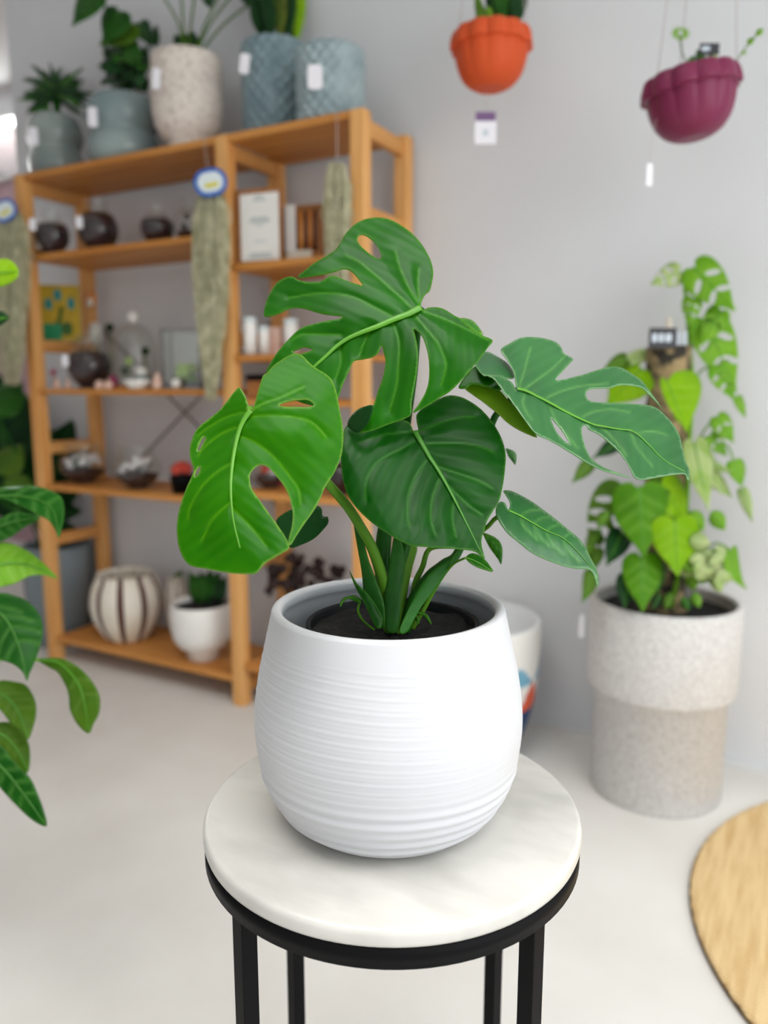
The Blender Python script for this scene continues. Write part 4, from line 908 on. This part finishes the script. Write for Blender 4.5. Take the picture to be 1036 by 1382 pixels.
terrarium('terrarium', 'low glass terrarium with pink and white flowers, seen through the hole of the left leaf', 364, 44, 622, z, 2.02, .45, 'mossdark', extra=((-6, 12, .016, 'redflower'), (6, 16, .017, 'pebble'), (12, 28, .014, 'magenta')))
terrarium('terrarium', 'dark glass terrarium seen between the left leaf and the heart shaped leaf', 462, 56, 612, z, 2.02, .7, 'mossdark', extra=((4, 22, .014, 'mossgreen'),))
z = RZ[5]; c = at(402, 2.04, z)
t = thing('dried_arrangement', 'dark dried seed pods in a mauve grey pot, mostly hidden behind the white pot', 'plant', c)
lath(t, 'pot', wall_prof([(.05, 0), (.07, .03), (.075, .10), (.068, .13)]), c, mat('mauve_grey_glaze', (134, 124, 128), .5))
for i in range(46):
    u, v = 362 + 100 * random.random(), 748 + 46 * random.random() + (10 if i % 2 else 0); d = depth(c) + random.uniform(-.06, .06)
    q = P(u, v, d); put('seed_pod', MB().ball(q, (random.uniform(.012, .022), random.uniform(.012, .02), random.uniform(.01, .018)), 8, 6, jit=.5), M['darkwood'], t)
    if i % 3 == 0: put('twig', MB().tube([c + np.array((0, 0, .12)), (c + q) / 2 + np.array((0, 0, .09)), q], .003, 5), M['darkwood'], t)

# ================================================================== hanging moss
def moss(label, u0, u1, vt, vb, y, taper, n=170, tagp=None, grp='hanging tufts of grey green moss', hook=None):
    top = PY((u0 + u1) / 2, vt, y); t = thing('hanging_moss', label, 'plant', top, grp)
    mb = MB(); cu = (u0 + u1) / 2; hw = (u1 - u0) / 2
    for i in range(n):
        a = random.uniform(-1, 1); dep = random.uniform(-.022, .022); L = vb - (random.random() ** 2) * (vb - vt) * .55; pts = []
        k_ = 12
        for j in range(k_ + 1):
            q = j / k_; v = vt + (L - vt) * q + random.uniform(-2, 2)
            wdt = min(1, .55 + 2.5 * q) * (1 - taper * max(0, q - .5) * 2 * (L - vt) / (vb - vt))
            u = cu + a * hw * wdt + random.uniform(-2.5, 2.5)
            p_ = PY(u, v, y); p_[1] += dep * wdt + random.uniform(-.004, .004); pts.append(p_)
        mb.tube(pts, .0016, 4)
    put('strands', mb, M['spanish'], t)
    put('string', MB().tube([top + np.array((0, 0, -.02)), np.array(hook)], .0012, 5), M['string'], t)
    if tagp:
        u, v, w, h, roll = tagp; q = PY(u, v, y - .035)
        card(t, 'care_tag', q, w, h, M['blue'], d=.002, roll=roll, rnd=.49)
        card(t, 'tag_print', q - HD * .0015, w * .76, h * .72, M['pale_blue'], d=.0012, roll=roll, rnd=.49)
        card(t, 'tag_lettering', q - HD * .0026 + np.array((.004, 0, -.008)), w * .4, h * .16, M['yellow_ink'], d=.0008, roll=roll, rnd=.3)
    return t
moss('long tuft of grey green moss with a blue oval tag hanging at the middle post', 263, 306, 258, 540, 1.858, .75, 210, (284, 246, .098, .076, -.18), hook=(SX[1] - .06, SF - .001, TOPZ - .004))
moss('grey green moss with a blue tag hanging left of the leftmost shelf post', -6, 36, 288, 520, 1.858, .3, 170, (6, 284, .09, .07, -.5), hook=(SX[0] - PW / 2 - .004, SF - .003, TOPZ - .03))
moss('shorter tuft of grey green moss without a tag hanging beside the right post', 438, 472, 222, 420, 1.87, .5, 110, None, hook=(SX[2] - .06, SF - .001, TOPZ - .004))

# ================================================================== tall stoneware planter with a climbing plant
gc = np.array((-.283, 2.03, 0.0)); RU = .186; RL = .166
t = thing('potted_climber', 'lime green climbing plant on a moss pole in a tall two tier grey planter', 'plant', gc)
zr = ZV(885, 808, gc[1]) ; zb = ZV(885, 960, gc[1] - RU)
pr = [(RL - .004, 0), (RL, .006), (RL, zb - .008), (RU - .012, zb - .004), (RU - .003, zb + .002), (RU, zb + .01), (RU, zr - .006), (RU - .003, zr)]
lath(t, 'planter', wall_prof(pr, .016, .02), gc, M['concrete'], 72)
soil_disc(t, gc, RU - .018, zr - .03)
card(t, 'plastic_tag', P(785, 845, depth(gc + np.array((-RU, 0, zr))) - .06), .02, .06, M['tag'], yaw=.6, rnd=.1)
pb = PZ(897, 826, zr - .03); pb = np.array((XU(897, gc[1] + .02, zr - .03), gc[1] + .02, zr - .05)); ptop = PY(902, 468, gc[1] + .02)
n_ = 30; mb = MB().tube([pb + (ptop - pb) * q for q in np.linspace(0, 1, n_)], [.052 + random.uniform(-.003, .003) for _ in range(n_)], 20)
put('moss_pole', mb, M['mossfiber'], t)
put('stake', MB().tube([ptop - np.array((0, 0, .05)), ptop + (ptop - pb) / np.linalg.norm(ptop - pb) * .07], .008, 8), M['cream'], t)
q = P(894, 456, depth(ptop) - .06)
lb_ = card(t, 'name_label', q, .066, .047, M['blackcard'], d=.003, rnd=.04)
def sub(parent, name, c, w, h, m, **k): o = card(parent, name, c, w, h, m, **k); return o
for dx, wd in ((-.02, .013), (-.004, .012), (.013, .015)): sub(lb_, 'lettering', q + RT * dx - HD * .0022, wd, .02, M['palecard'], d=.0008, rnd=.3)
for dx in (.036, .052): card(t, 'clear_tag', P(894 + dx / px(1, q), 462, depth(ptop) - .03), .010, .05, M['palecard'], d=.002, rnd=.2)
dp = depth(gc + np.array((0, 0, .8)))
def cl(b, e, w, m, kind='heart', dt=0.0, n=None, holes=0, bend=0.0, stalkto=None, rib=True, side=(1, 1)):
    n = n or (random.uniform(-.4, .4), random.uniform(.05, .5), .85)
    lf, sh_ = tleaf(t, b, e, w, dp + dt, n, M[m], kind, bend=bend, holes=holes, step=4, ribmat=M['midrib'] if rib else None, droop=.1, side=side)
    if stalkto: stalk(t, [(b[0], b[1], dp + dt + .002), ((b[0] + stalkto[0]) / 2, (b[1] + stalkto[1]) / 2 - 8, dp + dt * .6), (stalkto[0], stalkto[1], dp + .03)], [.0022, .003], M['folL'])
# the vine climbing past the pole
stalk(t, [(905, 820, dp), (918, 760, dp - .03), (926, 690, dp - .06), (930, 600, dp - .06), (934, 520, dp - .04), (928, 440, dp - .03), (921, 368, dp - .03)], [.006, .005, .005, .003], M['folL'])
S = (930, 470)
cl((918, 366), (877, 384), .36, 'folV', dt=-.04, holes=4)
cl((935, 360), (992, 420), .34, 'folL', dt=-.05, holes=4, stalkto=(925, 400))
cl((935, 402), (928, 440), .36, 'folL', dt=-.05, holes=4, stalkto=(928, 450))
cl((973, 418), (945, 467), .3, 'folL', dt=-.06, holes=2)
cl((952, 430), (993, 530), .27, 'folL', dt=-.05, holes=4, stalkto=(930, 480))
cl((968, 492), (990, 540), .34, 'folL', dt=-.05, holes=4, stalkto=(930, 520))
cl((994, 535), (1006, 565), .22, 'folL', dt=-.05)
cl((899, 512), (926, 583), .55, 'folY', dt=-.16, n=(.2, .35, .9), stalkto=(918, 600), side=(.28, 1))
cl((967, 562), (990, 598), .34, 'folL', dt=-.06, holes=2, stalkto=(930, 620))
cl((957, 588), (981, 616), .34, 'folL', dt=-.06, holes=2, stalkto=(930, 620))
cl((990, 622), (1001, 658), .34, 'folL', dt=-.06, stalkto=(975, 600))
cl((955, 626), (988, 638), .2, 'folV', dt=-.06)
cl((1001, 660), (1015, 706), .18, 'folV', dt=-.06)
cl((936, 596), (956, 690), .2, 'folV', dt=-.07, n=(.1, .5, .85)); cl((945, 610), (975, 668), .2, 'folV', dt=-.05)
cl((958, 640), (988, 672), .24, 'folV', dt=-.05)
cl((866, 497), (818, 548), .42, 'folY', dt=-.02, n=(-.2, .5, .8), stalkto=(885, 560))
cl((872, 478), (826, 492), .2, 'folV', dt=.0)
cl((846, 484), (812, 500), .3, 'folO', dt=-.02)
cl((835, 596), (800, 618), .25, 'folD', dt=-.01); cl((797, 624), (772, 652), .27, 'folO', dt=-.01)
stalk(t, [(772, 650, dp - .01), (797, 622, dp - .01), (840, 592, dp - .01), (890, 600, dp + .03)], .0025, M['folO'])
cl((843, 662), (792, 742), .36, 'folO', dt=-.04, holes=6, stalkto=(890, 690)); cl((806, 722), (790, 752), .34, 'folO', dt=-.04, holes=2)
cl((862, 656), (868, 752), .40, 'folM', dt=-.10, n=(-.1, .25, .95), stalkto=(892, 690))
cl((880, 642), (905, 652), .5, 'folO', dt=-.05)
cl((891, 650), (926, 708), .36, 'folY', dt=-.08, n=(.3, .4, .85))
cl((910, 700), (914, 777), .44, 'folY', dt=-.13, n=(.15, .2, .95), stalkto=(900, 720))
cl((866, 750), (867, 826), .36, 'folM', dt=-.11, n=(0, .2, .95), stalkto=(892, 770))
cl((840, 718), (818, 764), .34, 'folD', dt=-.07); cl((806, 740), (796, 775), .3, 'folO', dt=-.05); cl((797, 772), (784, 814), .24, 'folO', dt=-.06, bend=-.08)
cl((848, 776), (842, 822), .34, 'folD', dt=-.09); cl((880, 760), (888, 800), .4, 'folG', dt=-.08)
cl((985, 742), (1008, 796), .2, 'folL', dt=-.05, bend=.12, stalkto=(950, 740))
for i in range(44):
    a = random.uniform(0, 2 * PI); r = random.uniform(4, 34); b = (944 + r * math.cos(a), 752 + r * 1.15 * math.sin(a)); a2 = random.uniform(0, 2 * PI); L = random.uniform(20, 32)
    cl(b, (b[0] + L * math.cos(a2), b[1] + L * abs(math.sin(a2)) * .8), .46, 'folV' if i % 3 else 'folL', 'oval', dt=-.10 + random.uniform(-.04, .05), rib=False)
for b, e, m in (((905, 800), (898, 822), 'folO'), ((920, 806), (930, 824), 'folG'), ((935, 800), (944, 820), 'folL'), ((890, 802), (880, 822), 'folD'), ((870, 690), (850, 712), 'folD'), ((900, 660), (880, 690), 'folG'), ((820, 690), (806, 712), 'folO'), ((960, 690), (978, 716), 'folL'), ((930, 690), (950, 716), 'folL')):
    cl(b, e, .36, m, 'oval', dt=-.09)

# ================================================================== white pot with painted triangles
pcx = np.array((XU(634, 2.015, .43), 2.015, 0.0)); R_ = .205
H_ = ZV(634, 832, 2.015)
t = thing('ceramic_pot', 'large white pot with navy base and orange and blue triangles, behind the ribbed pot', 'plant pot', pcx)
prof = spline([(R_ * .62, 0), (R_ * .66, .006), (R_ * .8, H_ * .16), (R_ * .91, H_ * .36), (R_ * .97, H_ * .58), (R_, H_ * .85), (R_ * .995, H_ * .97), (R_ * .975, H_)], 10); seg = 144
mb = MB().lathe([(float(a), float(b)) for a, b in prof], pcx, seg)
for i in range(len(prof) - 1):
    z_ = (prof[i][1] + prof[i + 1][1]) / 2
    for j in range(seg):
        p_ = ((j + .5) / seg * 9 + .62) % 1; tri = abs(p_ - .5) * 2
        k_ = 0
        if z_ < H_ * .40: k_ = 1
        elif z_ < H_ * (.40 + .22 * (1 - tri)): k_ = 2
        elif H_ * .60 < z_ < H_ * (.60 + .16 * tri): k_ = 3
        mb.mi[i * seg + j] = k_
put('pot_body', mb, [M['white'], M['navy'], M['orange'], M['lightblue']], t)
put('pot_lining', MB().lathe(clean([(R_ * .975, H_), (R_ * .95, H_ + .002), (R_ * .90, H_ - .004), (R_ * .86, H_ - .03), (R_ * .82, H_ - .06), (.0008, H_ - .06)]), pcx, 72), M['inner'], t)

# ================================================================== jute rug
rc = (.483, 1.68); rr = .628
t = thing('jute_rug', 'round woven jute rug with a dark edge on the floor', 'rug', (rc[0], rc[1], 0))
put('weave', MB().lathe(clean([(.0008, .0135), (rr - .012, .0135), (rr - .004, .012), (rr - .002, .009)]), (rc[0], rc[1], 0), 180, fn=lambda a, z, r: r + (.0015 * math.sin(a * 83) if r > .3 else 0)), M['jute'], t)
put('edge_binding', MB().lathe(clean([(.0008, .0005), (rr - .004, .0005), (rr + .001, .004), (rr - .002, .009)]), (rc[0], rc[1], 0), 180), M['jute_edge'], t)

# ================================================================== hanging pots
CZ = 2.85
def basket(label, c, R_, h, m, tilt, group='scalloped hanging pots'):
    t = thing('hanging_pot', label, 'plant pot', c, group)
    Rt = np.array(Matrix.Rotation(YAW, 3, 'Z') @ Matrix.Rotation(tilt, 3, 'Y') @ Matrix.Rotation(-YAW, 3, 'Z'))
    nl = 12
    fn = lambda a, z, r: r * (1 + (.085 if z > h * .68 else .075 * z / h) * (abs(math.cos(a * nl / 2)) ** .7 - .6))
    pr = [(R_ * .28, 0), (R_ * .38, h * .01), (R_ * .60, h * .1), (R_ * .77, h * .26), (R_ * .86, h * .45), (R_ * .90, h * .62), (R_ * .905, h * .69), (R_ * .99, h * .70), (R_ * 1.01, h * .74), (R_ * .985, h * .88), (R_ * .94, h * .97), (R_ * .90, h)]
    pr2 = [(R_ * .88, h * .98), (R_ * .84, h * .7), (R_ * .7, h * .3), (.0008, h * .2)]
    pr = [(float(a), float(b)) for a, b in spline(pr, 3)]
    put('pot', MB().lathe(clean([(.0008, 0)] + pr + pr2), c, 144, fn=fn, R=Rt), M[m], t)
    n = 24; vs0 = [np.array((R_ * .84 * q * math.cos(2 * PI * j / n), R_ * .84 * q * math.sin(2 * PI * j / n), h * .8 + random.uniform(-.002, .002))) for q in (.01, .5, 1) for j in range(n)]
    put('potting_soil', MB().add([Rt @ p_ + c for p_ in vs0], [[i * n + j, i * n + (j + 1) % n, (i + 1) * n + (j + 1) % n, (i + 1) * n + j] for i in range(2) for j in range(n)]), M['soil'], t)
    hk = np.array((c[0], c[1], CZ)) + (Rt @ np.array((0, 0, 1)) * .0)
    put('ceiling_hook', MB().lathe(clean([(.012, CZ), (.012, CZ - .006), (.004, CZ - .01), (.004, CZ - .03), (.0008, CZ - .03)]), (c[0], c[1], 0), 12), M['steel'], t)
    for k_ in range(3):
        a = YAW + math.radians((-60, 60, 180)[k_] + 25); e = c + Rt @ np.array((R_ * .93 * math.cos(a), R_ * .93 * math.sin(a), h * .9))
        put('hanging_string', MB().tube([e, np.array((c[0], c[1], CZ - .028))], .0011, 5), M['string'], t)
    return t, Rt
oy = 1.98; zb = ZV(662, 121, oy); c = np.array((XU(662, oy, zb + .05), oy, zb)); R_ = px(53.5, c); h = ZV(662, 44, oy) - zb
t, Rt = basket('orange scalloped hanging pot high on the wall', c, R_, h, 'terracotta', 0.0)
tt = depth(c + np.array((0, 0, h)))
for b, e, w, m in (((668, 34), (664, -40), .16, 'folD'), ((682, 34), (690, -40), .17, 'folD'), ((694, 34), (706, -30), .18, 'folD'), ((676, 34), (678, -50), .15, 'folG'), ((652, 34), (648, 4), .3, 'folO'), ((658, 34), (660, 8), .35, 'folL'), ((700, 32), (696, -20), .2, 'folD'), ((650, 34), (642, -16), .12, 'folO')):
    tleaf(t, b, e, w, tt + random.uniform(-.03, .03), (random.uniform(-.3, .3), .1, .9), M[m], 'lance', step=5)
tg = P(655, 152, tt)
put('tag_string', MB().tube([c + np.array((-.01, 0, .002)), tg], .0007, 4), M['string'], t)
ct = P(655, 172, tt); tgo = card(t, 'price_tag', P(655, 179, tt), px(29, ct), px(29, ct), M['tag'], d=.002, rnd=.05)
card(t, 'tag_header', P(655, 158, tt), px(27, ct), px(13, ct), M['lilac'], d=.002, rnd=.08)
sub(tgo, 'printed_mark', P(655, 179, tt - .002), px(7, ct), px(8, ct), M['palecard'], d=.0006, rnd=.2)

oy = 1.86; tilt = math.radians(-8)
zb = ZV(940, 187, oy); c = np.array((XU(938, oy, zb + .05), oy, zb)); R_ = px(62, c); h = ZV(945, 100, oy) - zb
t, Rt = basket('plum purple scalloped hanging pot tilted to one side', c, R_, h, 'plum', tilt)
tt = depth(c + np.array((0, 0, h)))
for k_ in range(10):
    a = 2 * PI * k_ / 10; b = (918 + 3 * math.cos(a), 45 + 3 * math.sin(a)); tleaf(t, b, (918 + 14 * math.cos(a), 45 + 11 * math.sin(a)), .2, tt - .02, (.1, .3, .9), M['folL'], 'oval', step=4)
stalk(t, [(932, 98, tt), (920, 70, tt - .01), (917, 46, tt - .02)], .0014, M['folO'])
for k_ in range(18):
    b = (950 + random.uniform(-22, 16), 95 - random.uniform(0, 12)); e = (b[0] + random.uniform(-12, 12), b[1] - random.uniform(4, 22)); tleaf(t, b, e, .34, tt + random.uniform(-.03, .02), (random.uniform(-.3, .3), .3, .9), M['folG' if k_ % 3 else 'folV'], 'oval', step=4)
stalk(t, [(985, 98, tt), (1000, 72, tt), (1025, 42, tt)], .0014, M['folO'])
for b, e in (((1008, 60), (1018, 50)), ((1020, 48), (1030, 38)), ((1000, 72), (1008, 70))): tleaf(t, b, e, .3, tt, (0, .3, .9), M['folL'], 'oval', step=3)
q = P(957, 66, tt - .01); lbl = card(t, 'plant_label', q, px(26, c), px(14, c), M['blackcard'], d=.0015, rnd=.05)
sub(lbl, 'lettering', q - HD * .0015 + RT * -.008, px(11, c), px(6, c), M['palecard'], d=.0006, rnd=.2)
put('label_stick', MB().tube([q, q - np.array((0, 0, .06))], .002, 6), M['blackcard'], t)
tg = P(876, 236, tt); put('tag_string', MB().tube([P(890, 140, tt), P(877, 200, tt), tg], .0006, 4), M['string'], t)
card(t, 'price_tag', tg, px(9, c), px(28, c), M['tag'], d=.0015, yaw=.3, rnd=.1)

# ================================================================== leafy plants at the left edge
def k7(*q): return [(x / 2.765, 640 + y / 2.765) for x, y in q]
pot_c = np.array((-1.46, .62, 0.0))
t = thing('leafy_plant', 'large leafy green plant spilling into the left edge of the picture', 'plant', pot_c)
lath(t, 'planter', wall_prof([(.10, 0), (.105, .01), (.135, .3), (.14, .42)], .012, .02), pot_c, M['slate']); soil_disc(t, pot_c, .127, .40)
TB = 1.22
def stem_to(pt, tq, r=.004, m='folO'):
    e = P(pt[0], pt[1], tq); b = pot_c + np.array((random.uniform(-.03, .03), random.uniform(-.03, .03), .40)); c_ = (e + b) / 2 + np.array((-.02, 0, .12))
    pts = spline([b, c_, e], 8); mb = MB().tube(pts, r, 8); z0 = np.zeros(len(mb.v)); put('petiole', mb, M[m], t, attrs=dict(vein=z0, edge=z0, rib=z0))
def big(outline, mid, n, m, dt=0.0, stem=True, extra=(), droop=.05, lats=None):
    sh_ = Sheet(mid[0], TB + dt, n, mid, droop=droop, wav=.004)
    ls = lats or []
    if not ls:
        a, b = np.array(mid[0]), np.array(mid[-1]); ax = (b - a) / np.hypot(*(b - a)); pr = np.array([-ax[1], ax[0]]); L = np.hypot(*(b - a)); mc = spline(mid, 6)
        for q in (.12, .3, .48, .66):
            m0 = mc[int(q * (len(mc) - 1))]
            for s_ in (1, -1): ls.append([tuple(m0), tuple(m0 + ax * L * .1 + pr * s_ * L * .16), tuple(m0 + ax * L * .22 + pr * s_ * L * .28)])
    leaf(t, outline, sh_, M[m], mid, ls, step=4.5, ribmat=M['midrib'] if m != 'folG' else M['rib_dark'], ribw=(4, 1), quilt=.002, edge=.2, extra=extra)
    if stem: stem_to(mid[0], TB + dt + .003)
big(k7((-70, 90), (-30, 60), (0, 50), (60, 45), (130, 45), (200, 65), (233, 95), (240, 150), (231, 200), (219, 238), (204, 205), (180, 172), (150, 155), (90, 125), (40, 102), (-10, 88)), k7((-60, 88), (40, 80), (140, 95), (200, 140), (218, 230)), (.0, .75, .65), 'folG', dt=-.02)
big(k7((-60, 200), (0, 165), (50, 142), (100, 145), (152, 160), (90, 200), (40, 235), (0, 252), (-50, 262)), k7((-60, 220), (40, 180), (148, 160)), (.1, .3, .9), 'folG', dt=.03)
big(k7((-60, 290), (0, 255), (50, 262), (110, 290), (160, 330), (200, 370), (213, 390), (160, 376), (110, 380), (60, 405), (0, 422), (-50, 420)), k7((-60, 350), (40, 330), (130, 345), (208, 387)), (.2, .6, .75), 'folL', dt=0)
big(k7((-60, 470), (0, 443), (60, 455), (110, 480), (150, 530), (160, 590), (150, 640), (130, 700), (110, 745), (100, 772), (85, 740), (50, 710), (0, 690), (-60, 640)), k7((-50, 480), (20, 540), (70, 640), (99, 765)), (.25, .4, .85), 'folG', dt=-.04)
big(k7((140, 692), (190, 685), (240, 690), (300, 725), (345, 775), (372, 830), (370, 890), (350, 930), (330, 967), (290, 935), (262, 880), (257, 830), (245, 790), (215, 740), (180, 720)), k7((142, 694), (220, 705), (290, 780), (318, 870), (330, 960)), (-.25, .35, .85), 'folO', dt=.03, stem=False)
stalk(t, [(52, 891, TB + .03), (30, 887, TB + .03), (0, 890, TB + .04), (-70, 905, TB + .06)], .003, M['folL'])
big(k7((-60, 800), (0, 770), (60, 775), (100, 790), (130, 840), (136, 890), (125, 940), (105, 990), (80, 960), (40, 930), (0, 880), (-50, 860)), k7((-50, 800), (20, 830), (70, 890), (104, 985)), (.2, .55, .75), 'folO', dt=.0)
big(k7((-60, 940), (0, 925), (50, 930), (90, 970), (112, 1030), (105, 1112), (70, 1100), (30, 1060), (0, 1010), (-50, 990)), k7((-50, 950), (20, 980), (70, 1040), (103, 1106)), (.2, .4, .85), 'folO', dt=.01)
big(k7((-60, 1010), (0, 1010), (60, 1080), (110, 1130), (140, 1190), (165, 1260), (173, 1314), (120, 1290), (60, 1235), (0, 1170), (-60, 1100)), k7((-50, 1040), (30, 1120), (100, 1210), (170, 1308)), (-.1, .45, .85), 'folG', dt=-.03)
big([(-25, 362), (0, 350), (15, 352), (25, 365), (20, 378), (0, 387), (-25, 384)], [(-22, 373), (0, 368), (23, 367)], (0, .3, .9), 'folY', dt=.03)
big([(-20, 425), (0, 420), (9, 424), (12, 430), (0, 440), (-20, 448)], [(-18, 437), (0, 430), (11, 429)], (0, .3, .9), 'folD', dt=.05)

# dark plant in the blue grey pot between shelf and corner
pc2 = np.array((-2.672, 2.095, 0.0)); ht = ZV(100, 738, 2.095)
t = thing('potted_plant', 'dark leaved floor plant in a blue grey pot left of the shelves', 'plant', pc2)
lath(t, 'pot', wall_prof([(.10, 0), (.11, .01), (.130, ht * .5), (.137, ht * .92), (.135, ht)], .012, .02), pc2, M['slate']); soil_disc(t, pc2, .122, ht - .03)
dq = depth(pc2 + np.array((0, 0, .6)))
for b, e, w, m, dt in (((20, 690), (-10, 500), .36, 'folD', -.1), ((24, 690), (32, 530), .32, 'folG', -.14), ((10, 680), (48, 545), .3, 'folD', -.05), ((40, 690), (100, 565), .26, 'folD', .05), ((50, 700), (122, 622), .2, 'folD', .06), ((55, 705), (120, 728), .2, 'folD', .06), ((0, 640), (30, 600), .4, 'folO', -.14), ((50, 690), (112, 690), .26, 'folD', .05), ((20, 700), (0, 600), .4, 'folD', -.02), ((34, 700), (54, 640), .3, 'folD', -.12), ((5, 650), (52, 668), .36, 'folO', -.16), ((-5, 560), (30, 515), .4, 'folG', -.16)):
    lf, sh_ = tleaf(t, b, e, w, dq + dt, (0, .12, 1) if dt > 0 else (random.uniform(-.3, .3), random.uniform(.2, .6), .8), M[m], 'oval', step=5, ribmat=M['rib_dark'])
    bb = pc2 + np.array((random.uniform(-.06, .06), random.uniform(-.06, .06), ht - .03)); ee = sh_.p([b])[0]
    mb = MB().tube(spline([bb, (bb + ee) / 2 + np.array((0, 0, .05)), ee], 6), .004, 6); z0 = np.zeros(len(mb.v)); put('petiole', mb, M['stem_dark'], t, attrs=dict(vein=z0, edge=z0, rib=z0))

# ================================================================== daylight and added overhead light
w = bpy.data.worlds.new('world'); scene.world = w; w.use_nodes = True
bg = w.node_tree.nodes['Background']; bg.inputs['Color'].default_value = (.92, .96, 1, 1); bg.inputs['Strength'].default_value = .35
def area(name, loc, rot, sx, sy, e, c=(1, 1, 1)):
    l = bpy.data.lights.new(name, 'AREA'); l.shape = 'RECTANGLE'; l.size = sx; l.size_y = sy; l.energy = e; l.color = c
    o = bpy.data.objects.new(name, l); col.objects.link(o); o.location = loc; o.rotation_euler = rot; return o
area('daylight_right', (RX - .06, .25, 1.45), (0, math.radians(74), 0), 2.2, 3.0, 60, (.97, .99, 1))
area('daylight_front', (.3, -2.95, 1.4), (math.radians(78), 0, 0), 3.4, 2.3, 15, (.97, .99, 1))
area('daylight_far', (-5.0, FY + .15, 2.4), (math.radians(90), 0, PI), 2.2, .6, 120, (.95, .98, 1))
for x_, y_ in ((-.7, .1), (.9, .0)):  # unseen overhead panels, added to brighten the floor from above
    area('added_top_light', (x_, y_, 2.84), (0, 0, 0), 1.2, 1.2, 15, (1, .985, .96)).data.spread = math.radians(115)
